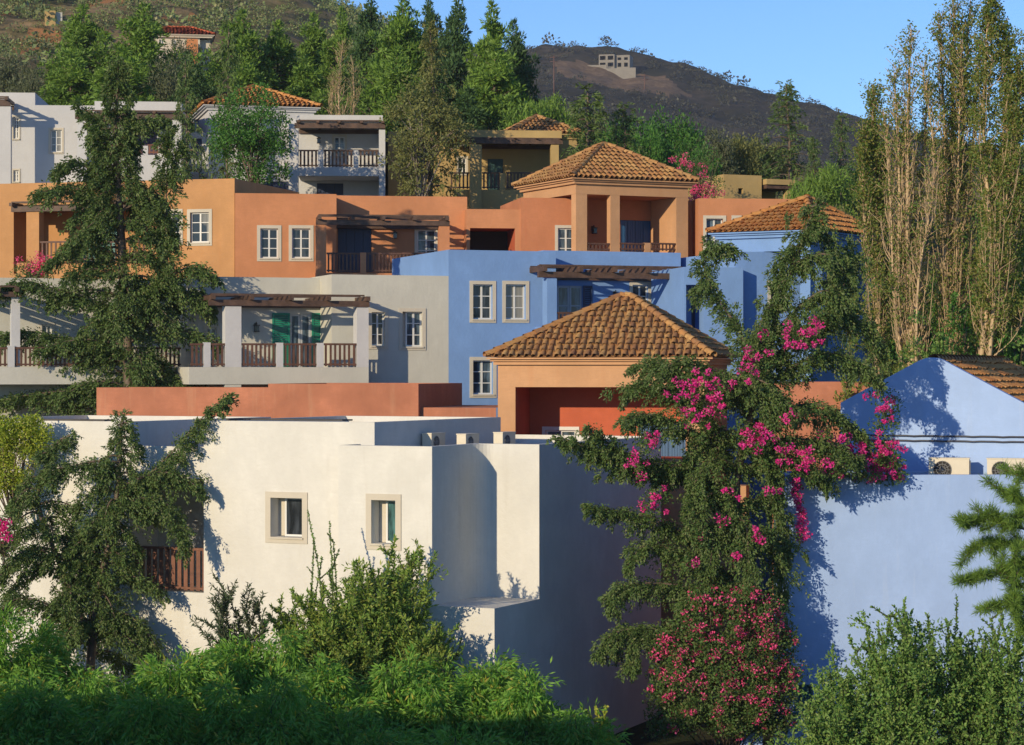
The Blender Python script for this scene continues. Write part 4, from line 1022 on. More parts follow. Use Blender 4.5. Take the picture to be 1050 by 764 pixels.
# ================================================================== tall cypress before the grey house
rng = np.random.default_rng(8); D1 = 83.0
trunk = px_path([(135, 470), (132, 380), (126, 280), (122, 200), (118, 150), (120, 105), (121, 62)], D1)
rad = lambda f: np.interp(f, [0, .1, .25, .42, .5, .58, .66, .75, .82, .9, 1], [2.9, 3.2, 2.9, 2.4, 1.5, .95, .85, .75, .4, .2, .10])
ext = cone_arms(rng, trunk, 112, rad, .03, .99, .22, .30, .5)
pp = [S_([(120, 190), (95, 175), (75, 166), (58, 174)], 0, -.5), S_([(122, 215), (95, 200), (70, 192), (40, 198)], 0, -.6), S_([(119, 165), (108, 140), (95, 118), (84, 110)], 0, .4), S_([(119, 150), (135, 130), (150, 122), (165, 124)], 0, .4),
      S_([(130, 330), (155, 310), (168, 270), (170, 225), (171, 180), (173, 132)], 0, -.7), S_([(171, 190), (178, 170), (184, 150)], -.6, -.4), S_([(132, 300), (170, 285), (200, 272), (217, 284)], 0, -.6), S_([(130, 330), (180, 310), (205, 300), (218, 318)], 0, .8),
      S_([(132, 360), (80, 350), (30, 340), (0, 345)], 0, .5), S_([(130, 320), (70, 300), (20, 290), (-5, 300)], 0, -.6), S_([(135, 400), (80, 400), (30, 405), (5, 410)], 0, .3), S_([(134, 400), (175, 390), (205, 385)], 0, .3)]
paths = [px_path(a, D1) for a in pp]
cr = [spray(ext, rng, .18, 4, .17, .56, 46, .125, .055, .9, .85, .1, .14), spray(paths, rng, .15, 4, .15, .56, 54, .125, .055, .95, fatr=.13), spray([trunk[len(trunk) // 2:]], rng, .13, 4, .12, .55, 34, .12, .04)]
g = limbs([trunk], [.22], 'bark', 8, .03); g.tube([trunk[0] + (0, 0, .05), (trunk[0][0] + .1, trunk[0][1], ground_z(trunk[0][0], trunk[0][1]) - .3)], [.22, .34], 'bark', 8); g2 = limbs(paths + ext, .055, 'bark', 4); g.mesh(g2.v, g2.f, 'bark', True)
plant('cypress_tree', trunk[0], 'tall dark cypress with wide skirts hiding the left of the grey house', 'tree', g, np.concatenate(cr), 'cypress_leaf')

# ================================================================== near cypress before the white wall
rng = np.random.default_rng(12); D2 = 67.0
trunk = px_path([(90, 790), (92, 700), (98, 620), (112, 560), (120, 510), (123, 465), (125, 428)], D2)
t2 = px_path([(94, 660), (70, 600), (50, 550), (38, 510), (52, 465), (72, 446)], D2)
ext = cone_arms(rng, trunk, 48, lambda f: np.interp(f, [0, .25, .45, .6, .72, .84, 1], [1.9, 1.9, 1.5, 1.2, .95, .5, .12]), .16, .99, .15, .5, .6) + cone_arms(rng, t2, 26, lambda f: np.interp(f, [0, .4, .7, 1], [1.6, 1.4, .6, .15]), .1, .98, .12, .5, .7)
pp = [S_([(120, 520), (150, 490), (180, 460), (208, 428), (232, 409)], 0, .3), S_([(122, 480), (100, 473), (75, 478), (48, 482)], 0, -.4), S_([(120, 500), (160, 485), (185, 488), (203, 500)], 0, -.6), S_([(118, 520), (150, 510), (175, 520), (190, 560)], -.3, -.9), 
      S_([(105, 600), (60, 570), (25, 565), (0, 590)], 0, -.8), S_([(95, 650), (50, 620), (15, 615), (-10, 640)], 0, -.8), S_([(100, 630), (130, 630), (155, 655), (165, 680)], 0, -.5), S_([(98, 640), (75, 640), (60, 680)], -.3, -.9)]
paths = [px_path(a, D2) for a in pp]
cr = [spray(paths, rng, .13, 4, .12, .5, 54, .1, .043, .95, fatr=.11), spray(ext, rng, .15, 4, .14, .46, 50, .1, .043, .95, .85, .08, .115), spray([trunk[int(len(trunk) * .45):], t2[int(len(t2) * .4):]], rng, .11, 4, .1, .5, 34, .1, .033)]
g = limbs([trunk, t2], [.16, .09], 'bark', 8, .03); g2 = limbs(paths + ext, .045, 'bark', 5); g.mesh(g2.v, g2.f, 'bark', True)
plant('cypress_tree', trunk[0], 'drooping cypress with two bent leaders standing close before the white wall', 'tree', g, np.concatenate(cr), 'cypress_leaf')
# ================================================================== prototypes of the trees behind the houses
def put(proto, where, sx, sz, rot, label, group=None, used=set()):
    """First use moves the prototype itself, later uses copy it."""
    if proto.name in used: o = copy_tree(proto)
    else: o = proto; used.add(proto.name)
    o.location = Vector(where); o.rotation_euler = (0, 0, rot); o.scale = (sx, sx, sz); o['label'] = label
    if group: o['group'] = group
    return o
def pine_proto(seed, mat, h=10.0, r=2.9, narrow=1.0, name='pine_tree'):
    rng = np.random.default_rng(seed); z0 = np.zeros(3)
    tr = smooth_path([z0, z0 + (rng.normal() * .15, rng.normal() * .15, h * .5), z0 + (rng.normal() * .2, rng.normal() * .2, h * .98)], 8)
    cen, rad, arms = [], [], []
    n = 62
    for i in range(n):
        f = .12 + .86 * (i + rng.random()) / n; az = i * 2.39996 + rng.normal() * .4
        R = r * np.interp(f, [0, .12, .3, .55, .8, 1], [.75, .95, 1, .78, .42, .08]) * rng.uniform(.55, 1.2) * narrow
        b = trunk_at(tr, f * .98); tip = b + (math.cos(az) * R, math.sin(az) * R, R * rng.uniform(.15, .6))
        arms.append(np.array([b, b * .5 + tip * .5 - (0, 0, .12), tip]))
        for t, k in ((1.0, 1), (.72, .9), (.45, .75)):
            if R < .5 and t < 1: continue
            cen.append(b + (tip - b) * t + rng.normal(size=3) * .18); rad.append(rng.uniform(.42, .80) * k * (.55 + .45 * (1 - f)) )
    cen.append(tr[-1]); rad.append(.35); cen.append(tr[-1] + (0, 0, .45)); rad.append(.22)
    cr = clump_cloud(rng, cen, np.array(rad), 74, .32, .10, .75, .35, .75)
    g = limbs([tr], [.2], 'bark', 7, .03); g2 = limbs(arms, .05, 'bark', 4); g.mesh(g2.v, g2.f, 'bark', True)
    return plant(name, z0, 'x', 'tree', g, cr, mat)
def round_proto(seed, mat, name, bark='bark', h=6.0, r=2.4, L=.22, W=.11, n=70, k=90, lo=.3, group=None, squash=1.0, crad=(.45, .8)):
    rng = np.random.default_rng(seed); z0 = np.zeros(3)
    d = unit(rng.normal(size=(n, 3))); rr = rng.random((n, 1)) ** .4
    cz = h * (1 + lo) / 2; hz = h * (1 - lo) / 2
    cen = d * rr * np.array([r, r, hz]) * .88 + (0, 0, cz); cen += rng.normal(size=cen.shape) * .12
    cr = clump_cloud(rng, cen, rng.uniform(*crad, n), k, L, W, .5, .15, .8)
    tr = smooth_path([z0, (rng.normal() * .1, rng.normal() * .1, h * lo), (rng.normal() * .2, 0, h * .7)], 6)
    arms = [smooth_path([trunk_at(tr, rng.uniform(.35, .95)), c * (.5, .5, .8) + (0, 0, .1), c], 4) for c in cen[::3]]
    g = limbs([tr], [.16], bark, 7, .04); g2 = limbs(arms, .05, bark, 4); g.mesh(g2.v, g2.f, bark, True)
    return plant(name, z0, 'x', 'tree', g, cr, mat)
def hang_proto(seed, mat, h=9.0, r=1.6, name='cypress_tree', n=70, prof=None, L=.17, W=.05, m=3, fs=1.0):
    rng = np.random.default_rng(seed); z0 = np.zeros(3)
    tr = smooth_path([z0, (rng.normal() * .15, rng.normal() * .1, h * .5), (rng.normal() * .12, 0, h)], 8)
    prof = prof or ([0, .1, .4, .7, .88, 1], [.8, 1, .8, .45, .18, .05])
    arms = cone_arms(rng, tr, n, lambda f: r * np.interp(f, *prof), .05, .995, .22, .3)
    cr = np.concatenate([spray(arms, rng, .28, m, .18, .62 * fs, 20, L, W, .85, .9, .05, .11), spray([tr[len(tr) // 2:]], rng, .2, 4, .1, .5, 18, L * .9, W)])
    g = limbs([tr], [.14], 'bark', 7, .02); g2 = limbs(arms, .04, 'bark', 4); g.mesh(g2.v, g2.f, 'bark', True)
    return plant(name, z0, 'x', 'tree', g, cr, mat)
pines = [pine_proto(21, 'pine_leaf'), pine_proto(22, 'pine_leaf'), pine_proto(23, 'pine_leaf', narrow=.75), pine_proto(24, 'pine_leaf_dark', narrow=.7), pine_proto(25, 'pine_leaf_dark')]
rounds = [round_proto(31, 'broad_leaf', 'broadleaf_tree'), round_proto(32, 'olive_leaf', 'olive_tree', 'grey_bark', L=.26, W=.08), round_proto(33, 'yellow_leaf', 'broadleaf_tree', 'grey_bark', L=.24, W=.09), round_proto(34, 'pine_leaf', 'broadleaf_tree', L=.28, W=.08)]
hangs = [hang_proto(41, 'cypress_leaf'), hang_proto(42, 'cypress_leaf_bright'), hang_proto(43, 'cypress_leaf', r=1.3)]
USE = set(); RV = random.Random(3)
GP, GR, GC = 'pines on the slope behind the houses', 'round trees behind the houses', 'slender cypresses among the houses'
def tree_at(kind, v, px, top, D, wpx, label, group=None, base=None):
    proto = {'p': pines, 'r': rounds, 'h': hangs}[kind][v]; H0, R0 = {'p': (10.4, 2.9), 'r': (6.0, 2.4), 'h': (9.2, [1.6, 1.6, 1.3][v] if kind == 'h' else 1)}[kind]
    x = (px - CX) * D / F; zg = float(height(np.array([x]), np.array([D]))[0]) - .2 if base is None else ZC + (CY - base) * D / F
    ztop = ZC + (CY - top) * D / F; h = max(ztop - zg, 1.5); w = wpx * D / F / 2
    return put(proto, (x, D, zg), w / R0, h / H0, RV.uniform(0, 6.28), label, group, USE)
T = tree_at
# pines, from the left of the picture to the right: (variant, px, top, D, width)
for v, px, top, D, w_, lb_ in [
    (1, 84, 8, 150, 66, 'bright green pine below the small tan hut'), (0, 140, 6, 148, 74, 'bushy bright pine standing directly under the red roofed villa'), (3, 190, 55, 140, 46, 'dark pine peeping over the white house with the red railing'),
    (0, 240, 12, 143, 62, 'bright pine right of the red roofed villa'), (4, 205, 66, 133, 60, 'dark pine behind the hip roof of the balcony house'), (1, 288, 24, 146, 64, 'broad pale green pine under the ridge house'),
    (2, 322, 16, 150, 52, 'narrow pine rising to the skyline beside the ridge house'), (0, 312, 58, 134, 70, 'low bushy pine directly behind the hip roof of the balcony house'), (2, 345, 10, 146, 46, 'pine with a pointed top at the start of the sky'),
    (3, 380, -2, 142, 56, 'tall dark pine behind the dry poplar'), (1, 418, -4, 136, 66, 'tall bright pine cut by the top edge'), (0, 402, 50, 130, 72, 'wide pine low behind the yellowish tree'),
    (3, 441, -6, 140, 44, 'dark pine between the two tallest bright pines'), (3, 466, -4, 134, 52, 'tall dark pine with a thin black crown'), (4, 452, 66, 128, 66, 'dark low pine behind the yellowish tree'),
    (2, 499, 5, 130, 60, 'bright pine with a pointed top near the edge of the sky'), (1, 506, 44, 127, 76, 'full bright pine behind the ochre house'), (4, 532, 22, 134, 48, 'dark pine last before the open sky'), (4, 480, 90, 124, 70, 'dark pine filling the gap above the ochre house'),
    (1, 128, 50, 132, 80, 'bright pine behind the white house with the red railing'), (1, 72, 52, 134, 76, 'light pine low behind the left white block'), (0, 256, 60, 130, 60, 'pine close behind the round clipped tree')]:
    T('p', v, px, top, D, w_ * 1.6, lb_, GP)
for v, px, top, D, w_, lb_ in [
    (1, 12, 56, 150, 70, 'grey olive tree at the left edge of the slope'), (1, 35, 70, 142, 60, 'grey olive tree above the flat white roof'), (1, 165, 62, 138, 70, 'greyish tree under the orange wall of the villa'), (1, 185, 40, 175, 50, 'grey tree leaning on the villa'),
    (0, 640, 118, 122, 70, 'dark green tree to the side of the peach roof'), (0, 690, 112, 124, 66, 'dense dark green tree over the peach roof'), (0, 665, 128, 118, 60, 'low dark tree touching the peach roof'), (3, 560, 90, 128, 70, 'bright low tree behind the ochre tiled roof'), (3, 545, 96, 122, 60, 'green tree behind the ochre terrace'),
    (1, 735, 132, 120, 56, 'grey green tree over the small ochre hut'), (2, 762, 130, 122, 56, 'yellow green tree right behind the ochre hut'), (2, 792, 140, 124, 60, 'yellow green tree beside the pointed cypress'), (0, 715, 140, 114, 50, 'green tree behind the pink flowers'),
    (3, 845, 160, 110, 74, 'bright round tree above the blue tiled roof'), (0, 880, 165, 116, 60, 'green tree between the blue tiled roof and the poplars'), (3, 820, 178, 106, 50, 'bright shrubby tree at the edge of the ochre hut'), (2, 862, 196, 100, 44, 'dry leaved tree touching the blue tiled roof'),
    (3, 1040, 150, 100, 90, 'bright green tree behind the poplars at the edge'), (0, 1010, 215, 98, 80, 'dark green tree low behind the poplars'), (3, 1055, 235, 90, 84, 'bright tree low at the edge beyond the tiled gable'), (0, 985, 270, 92, 80, 'dark tree behind the poplar trunks'), (0, 930, 280, 94, 80, 'dark green tree behind the tan poplar trunks, beside the blue pavilion'), (0, 895, 300, 91, 60, 'dark shrubby tree beside the blue pavilion wall'), (0, 1045, 320, 84, 70, 'dark tree just above the gable ridge'),
    (1, 610, 112, 130, 60, 'grey tree behind the cedar with raised arms')]:
    T('r', v, px, top, D, w_, lb_, GR)
for v, px, top, D, w_, lb_ in [
    (0, 806, 82, 116, 84, 'cypress with a thin bare spire against the far hill'), (2, 862, 116, 114, 44, 'small pointed cypress next to the poplars'), (2, 835, 140, 112, 36, 'small thin cypress beside the pointed one'),
    (0, 190, 56, 107, 58, 'cypress covering the end of the red railed white house'), (1, 233, 20, 106, 62, 'tall cypress before the pale hip roof'), (2, 897, 175, 86, 30, 'dark slim cypress between the blue pavilion and the poplars'), (1, 600, 86, 109, 104, 'cedar with raised arms behind the peach roof'), (2, 640, 104, 111, 66, 'thin cedar leaning out above the peach roof'),
    (2, 872, 240, 80, 30, 'little cypress before the blue pavilion opening')]:
    T('h', v, px, top, D, w_, lb_, GC)
# clipped round tree and the yellowish one
p = round_proto(51, 'broad_leaf', 'broadleaf_tree', h=6, r=2.3, L=.15, W=.08, n=110, k=120, lo=.12, crad=(.4, .62))
put(p, P(258, 214, 104), .88, .93, .4, 'dense round green tree in front of the white balcony house', None, USE)
p = round_proto(52, 'yellow_leaf', 'broadleaf_tree', 'grey_bark', h=6, r=2.1, L=.19, W=.07, n=90, k=80, lo=.05, crad=(.35, .6))
put(p, P(434, 212, 105), .98, 1.0, 1.2, 'loose yellow green tree standing before the ochre house', None, USE)
q = hang_proto(44, 'yellow_leaf', h=7, r=1.4, name='broadleaf_tree', n=40, L=.18, W=.06, m=3); put(q, P(440, 205, 106), 1.0, 1.12, .3, 'pointed loose tree rising behind the yellow green one', None, USE)

# ================================================================== poplars: bundles of steep tan branches with thin leaf
def poplar(seed, base, tops, label, leaf_n, leafm='poplar_leaf', spread=1.0, leafy=.5, side=0.0):
    rng = np.random.default_rng(seed); stems, rad, lf = [], [], []
    gz = ground_z(base[0], base[1]) - .2; low = base.copy(); low[2] = gz; stems.append(np.array([low, base + (0, 0, .4)])); rad.append(.3)
    for (tx, ty, tz, r0) in tops:
        tip = np.array([tx, ty, tz]); b = base + np.array([(tx - base[0]) * .25, rng.normal() * .3, .0]); h = tip[2] - b[2]
        st = smooth_path([b, b + (tip - b) * .33 + (rng.normal() * .12, rng.normal() * .15, 0), b + (tip - b) * .66 + (rng.normal() * .15, rng.normal() * .15, 0), tip], 8)
        stems.append(st); rad.append(r0)
        nb = int(h * 5.4)
        for i in range(nb):
            f = .06 + .9 * (i + rng.random()) / nb; o = trunk_at(st, f); az = rng.uniform(0, 6.283)
            l = h * rng.uniform(.10, .26) * (1.08 - f); out = l * rng.uniform(.14, .34) * spread
            hd = np.array([math.cos(az), math.sin(az), 0]) + np.array([side, 0, 0])
            br = smooth_path([o, o + hd * out * .7 + (0, 0, l * .35), o + hd * out + (0, 0, l)], 4); stems.append(br); rad.append(.022)
            for j in range(4):
                k = rng.integers(2, len(br)); d = unit(np.array([rng.normal() * .6, rng.normal() * .6, 1.0])); tw = np.array([br[k], br[k] + d * rng.uniform(.25, .7)]); stems.append(tw); rad.append(.011)
                lf.append(tw[1]); lf.append((tw[0] + tw[1]) / 2)
            lf.append(br[-1])
    lf = np.array(lf); zmin, zmax = base[2], max(t[2] for t in tops)
    keep = rng.random(len(lf)) < leafy * np.interp((lf[:, 2] - zmin) / (zmax - zmin), [0, .25, .5, .8, 1], [.9, .5, .55, .95, 1.1])
    cr = clump_cloud(rng, lf[keep], rng.uniform(.12, .36, keep.sum()), int(leaf_n * 1.15), .10, .065, .3, -.1, .9)
    g = limbs(stems, rad, 'pale_bark', 4, .007)
    return plant('poplar_tree', base, label, 'tree', g, cr, leafm, 'poplars by the tiled gable')
def tp(px, py, D, r): q = P(px, py, D); return (q[0], q[1], q[2], r)
poplar(61, P(936, 400, 81), [tp(934, 24, 81, .16), tp(916, 64, 80.5, .1), tp(953, 80, 81.5, .1), tp(906, 110, 81, .07), tp(945, 60, 80, .07), tp(925, 100, 82, .07)], 'slim poplar of bare tan branches with a thin dry pointed top', 9, spread=.9, leafy=.55)
poplar(62, P(976, 400, 82), [tp(978, -14, 82, .17), tp(962, 10, 81.5, .12), tp(995, 0, 82.5, .12), tp(986, 40, 81, .1), tp(1008, 30, 82, .09)], 'tallest poplar, its pale trunk running straight up past the top edge', 10, spread=1.1, leafy=.8)
poplar(63, P(1000, 400, 79.5), [tp(1014, -12, 79.5, .14), tp(1032, 20, 80, .1), tp(1046, 60, 79.5, .09), tp(1040, 110, 79, .08), tp(1030, 150, 80, .08), tp(1052, 190, 79.5, .06)], 'spreading poplar with leafy yellow green sprays leaning to the edge', 26, spread=1.7, leafy=.85, side=.5)
poplar(64, P(902, 395, 83), [tp(894, 86, 83, .1), tp(886, 130, 82.5, .07), tp(906, 150, 83.5, .07)], 'short leafy poplar at the blue pavilion', 16, spread=.9, leafy=1.0)
poplar(65, P(352, 210, 121), [tp(352, 42, 121, .09), tp(362, 62, 121, .07), tp(343, 74, 121, .07)], 'dry tan poplar among the pines above the white balcony', 7, 'yellow_leaf', spread=1.2, leafy=.35)
# suckers and shrubs round the poplar feet
def shrub(seed, where, r, h, mat, n, k, L, W, label, name='shrub', group=None, up=.5, lo=.0, bark='bark', sprigs=0, cr_=(.22, .42), bias=.4):
    rng = np.random.default_rng(seed); where = np.array(where, float); gz = ground_z(where[0], where[1]) - .1; h = h + max(0, where[2] - gz); where[2] = gz
    d = unit(rng.normal(size=(n, 3))); d[:, 2] = np.abs(d[:, 2]); rr = rng.random((n, 1)) ** .35
    wob = 1 + .22 * np.sin(3 * np.arctan2(d[:, 1], d[:, 0]) + seed)[:, None]
    cen = where + d * rr * np.array([r, r, h * (1 - lo)]) * wob + (0, 0, h * lo)
    cr = [clump_cloud(rng, cen, rng.uniform(*cr_, n), k, L, W, bias, up, .8)]
    st = [np.array([where + (rng.normal() * .15, rng.normal() * .15, 0), where + (c - where) * (.45, .45, .6), c]) for c in cen[::4]]
    for _ in range(sprigs):                       # single leafy shoots standing out of the mass
        c = cen[rng.integers(n)]; dd = unit(np.array([rng.normal() * .35, rng.normal() * .35, 1.0])); l = rng.uniform(.35, .95)
        q = np.linspace(0, 1, 16)[:, None] * dd * l + c; st.append(q[::5])
        b = np.repeat(q, 4, 0); cr.append(blades(b, unit(rng.normal(size=b.shape) + dd * .9), L * rng.uniform(.7, 1.1, len(b)), W * rng.uniform(.7, 1.1, len(b)), rng))
    g = limbs(st, .03, bark, 4, .008)
    return plant(name, where, label, 'shrub' if name != 'bougainvillea' else 'climber', g, np.concatenate(cr), mat, group, 'stem', 'foliage')
for i, (px, py, D, r, h, m, lb_) in enumerate([(880, 400, 74, 1.2, 3.0, 'poplar_leaf', 'pale leafy shrub at the foot of the poplars beside the gable'), (918, 402, 75, 1.1, 2.2, 'poplar_leaf', 'dry leafy shrub behind the gable slope'), (950, 395, 77, 1.2, 1.8, 'hedge_leaf', 'green shrub right behind the gable peak'),
        (1000, 390, 80, 1.6, 2.4, 'broad_leaf', 'dark shrub behind the gable roof'), (1045, 385, 80, 1.6, 3.4, 'hedge_leaf', 'bright shrub behind the tiled slope')]):
    shrub(70 + i, P(px, py, D), r, h, m, 60, 60, .14, .07, lb_, sprigs=25)
# ================================================================== near shrubs along the bottom
def droop_shrub(seed, where, r, h, label, mat='acacia_leaf', n=74):
    """A mound of arching branchlets with long narrow hanging leaves."""
    rng = np.random.default_rng(seed); where = np.asarray(where, float); st, ps = [], []; gz = ground_z(where[0], where[1]) - .1
    for k in range(6): st.append(np.array([where + (rng.normal() * .3, rng.normal() * .3, gz - where[2]), where + (rng.normal() * .3, rng.normal() * .3, .6)]))
    for i in range(n):
        az = rng.uniform(0, 6.283); el = np.arcsin(rng.uniform(.12, 1.0)); k = rng.uniform(.55, 1.05) * (1 + .15 * math.sin(3 * az + seed))
        d = np.array([math.cos(az) * math.cos(el) * r, math.sin(az) * math.cos(el) * r, math.sin(el) * h]) * k
        hd = unit(np.array([d[0], d[1], 0.0]) + rng.normal(size=3) * .01)
        e = where + d; tip = e + hd * rng.uniform(.25, .5) - (0, 0, rng.uniform(.25, .6))
        st.append(smooth_path([where + d * .1, where + d * .6 + (0, 0, .1), e, tip], 4)); ps.append(smooth_path([where + d * .6 + (0, 0, .1), e, tip], 6))
    cr = [spray(ps, rng, .12, 4, .2, .42, 14, .19, .042, .8, fatr=.13)]
    cen = where + unit(rng.normal(size=(n, 3))) * np.array([r, r, h]) * (.35 + .45 * rng.random((n, 1))); cen = cen[cen[:, 2] > where[2]]
    cr.append(clump_cloud(rng, cen, .4, 60, .19, .042, .4, -.2))
    g = limbs(st, .014, 'twig_dark', 4, .005)
    return plant('shrub', where, label, 'shrub', g, np.concatenate(cr), mat, 'drooping shrubs along the bottom', 'stem', 'foliage')
for i, (px, top, D, wpx, lb_) in enumerate([
    (10, 656, 57.5, 150, 'drooping green shrub in the bottom corner under the bent cypress'), (95, 704, 54, 150, 'shaded drooping shrub before the near cypress trunk'), (178, 694, 55, 140, 'shaded drooping shrub beside the near cypress'), (258, 664, 57.5, 150, 'sunlit topped drooping shrub below the dark oleander'),
    (330, 668, 56, 150, 'drooping shrub at the left foot of the yellow green oleander'), (415, 672, 56.5, 160, 'drooping shrub at the foot of the yellow green oleander'), (487, 684, 57, 130, 'drooping shrub reaching the corner of the white house'), (548, 716, 56, 130, 'low drooping shrub before the shaded white side wall'), (600, 748, 55, 90, 'smallest drooping shrub, at the end of the row by the shaded wall'),
    (40, 726, 51, 150, 'front shaded shrub lowest in the bottom corner'), (150, 728, 50.5, 150, 'front shaded shrub below the near cypress trunk'), (265, 716, 51, 150, 'front shaded shrub below the sunlit one'), (370, 714, 51, 160, 'front shaded shrub in the middle of the row'), (470, 726, 51, 140, 'front shaded shrub below the corner of the white house')]):
    q = P(px, top - (18 if px < 300 or px > 470 else -14), D); r = wpx * D / F / 2; h = 2.6
    droop_shrub(100 + i, (q[0], q[1], q[2] - h), r, h, lb_)
# oleander with upright shoots, in the sun
def upright_shrub(seed, where, shoots, mat, label, L=.16, W=.045, per=34, r=.5, name='shrub', dens=1.0, grp=None, fill=0):
    """Shoots: (tip, spread) - leafy stems from a common foot, the leaves pointing up and out along each of them."""
    rng = np.random.default_rng(seed); where = np.array(where, float); gz = ground_z(where[0], where[1]) - .1; st, cr = [], []
    for k in range(5): st.append(np.array([where + (rng.normal() * r * .3, rng.normal() * r * .3, gz - where[2]), where + (rng.normal() * r * .3, rng.normal() * r * .3, .3)]))
    for tip in shoots:
        tip = np.asarray(tip, float); m = where + (tip - where) * .5 + rng.normal(size=3) * (.18, .25, .05); b = where + (rng.normal() * r * .4, rng.normal() * r * .4, 0)
        p = smooth_path([b, m, tip], 8); st.append(p)
        for k in range(int(5 * dens)):
            i = rng.integers(5, len(p)); d = unit(np.array([rng.normal() * .6, rng.normal() * .6, .9])); s2 = np.array([p[i], p[i] + d * rng.uniform(.2, .6)]); st.append(s2)
            q, _, _ = resample(s2, .035); b2 = np.repeat(q, 3, 0); cr.append(blades(b2, unit(d * .8 + rng.normal(size=b2.shape) * .7), L * rng.uniform(.6, 1.15, len(b2)), W * rng.uniform(.7, 1.2, len(b2)), rng))
        q, tn, t = resample(p, .04); k = t > .25; q, tn = q[k], tn[k]; b2 = np.repeat(q, 4, 0); t2 = np.repeat(tn, 4, 0)
        cr.append(blades(b2, unit(t2 * .7 + rng.normal(size=b2.shape) * .62), L * rng.uniform(.6, 1.15, len(b2)), W * rng.uniform(.7, 1.2, len(b2)), rng))
        if fill:
            ff = rng.uniform(.55, .95, fill); cc_ = np.stack([trunk_at(p, v) for v in ff]) + rng.normal(size=(fill, 3)) * (.24, .24, .12)
            cr.append(clump_cloud(rng, cc_, rng.uniform(.16, .32, fill), 26, L, W, .5, .35))
    g = limbs(st, .022, 'twig_dark', 4, .006)
    return plant(name, where, label, 'shrub', g, np.concatenate(cr), mat, grp, 'stem', 'foliage')
rng = np.random.default_rng(77); sh = []
D5 = 61.5
for px, py in [(352, 600), (330, 612), (310, 618), (300, 628), (290, 625), (285, 640), (345, 622), (365, 590), (382, 578), (392, 574), (400, 590), (415, 585), (424, 574), (430, 568), (448, 640), (462, 660), (425, 610), (405, 605), (385, 600), (370, 615), (322, 640), (405, 640), (340, 660), (380, 650), (430, 660), (300, 660), (360, 635), (312, 650), (415, 625), (395, 620), (350, 640)]:
    for _ in range(4): sh.append(P(px + rng.normal() * 11, py - 6 + abs(rng.normal()) * 16, D5 + rng.normal() * .5))
for x, y in zip(rng.uniform(285, 475, 90), rng.uniform(632, 705, 90)):
    if y > 625 + abs(x - 385) * .35: sh.append(P(x, y, D5 - rng.uniform(.5, 1.6)))
upright_shrub(78, P(385, 740, D5), sh, 'oleander_leaf', 'tall sunlit oleander of yellow green upright shoots before the white wall', .15, .05, dens=1.0, fill=4)
cl = [P(x, y, 61.6 + random.gauss(0, .15)) for x, y in [(316, 524), (322, 552), (338, 536), (330, 572), (342, 556)]]
upright_shrub(79, P(335, 690, 61.6), cl, 'hedge_leaf', 'thin climbing shoot reaching up beside the small window with dark glass', .065, .045, dens=.4, r=.3)
sh = [P(x + random.gauss(0, 4), y, 61 + random.gauss(0, .25)) for x, y in [(239, 598), (232, 606), (245, 612), (222, 612), (216, 622), (256, 618), (262, 626), (268, 640), (228, 625), (250, 635), (220, 640), (240, 628), (262, 650), (236, 645), (210, 650)]]
upright_shrub(80, P(240, 700, 61), sh, 'dark_plant_leaf', 'dark purplish oleander against the foot of the white wall', .16, .035, dens=1.2)
# leafy hedge mass on the right
rng = np.random.default_rng(81)
def hedge(seed, pts, foot, D, label, dens=1.0):
    rng = np.random.default_rng(seed); sh = []
    for px, py in pts:
        for _ in range(4): sh.append(P(px + rng.normal() * 20, py + abs(rng.normal()) * 30, D + rng.normal() * .8))
    return upright_shrub(seed, P(foot, 800, D), sh, 'hedge_leaf', label, .10, .055, dens=dens * .8, r=1.2, fill=7, grp='leafy shrubs below the pale blue wall')
hedge(82, [(832, 740), (845, 722), (852, 700), (862, 690), (870, 675), (880, 668), (845, 745), (870, 705), (860, 730), (890, 690), (885, 720), (835, 755), (818, 760), (875, 745), (895, 740)], 865, 57.5, 'leafy shrub stepping up from the small teal window')
hedge(83, [(900, 640), (905, 618), (922, 612), (928, 618), (915, 640), (935, 640), (890, 655), (945, 650), (925, 660), (905, 670), (950, 670), (920, 690), (940, 700), (900, 710), (930, 730), (955, 720), (910, 750), (950, 750)], 925, 57, 'leafy shrub with the tallest twin shoots before the pale blue wall')
hedge(84, [(958, 632), (968, 628), (980, 640), (990, 650), (1000, 636), (1010, 640), (975, 660), (1000, 665), (1020, 640), (960, 680), (985, 690), (1010, 690), (970, 720), (1000, 725), (1025, 670), (965, 750), (995, 750), (1020, 740)], 990, 57.5, 'leafy shrub under the pine branch')
hedge(85, [(1035, 632), (1048, 640), (1060, 630), (1040, 660), (1055, 680), (1035, 700), (1050, 720), (1040, 745), (1065, 700)], 1048, 57, 'leafy shrub at the edge under the pine')
# small bright sprout
upright_shrub(86, P(618, 790, 56), [P(x, y, 56) for x, y in [(613, 744), (620, 740), (624, 745), (617, 750), (626, 752)]], 'vine_leaf', 'little bright yellow green sprout at the foot of the shaded wall', .09, .07, dens=.8, r=.2)
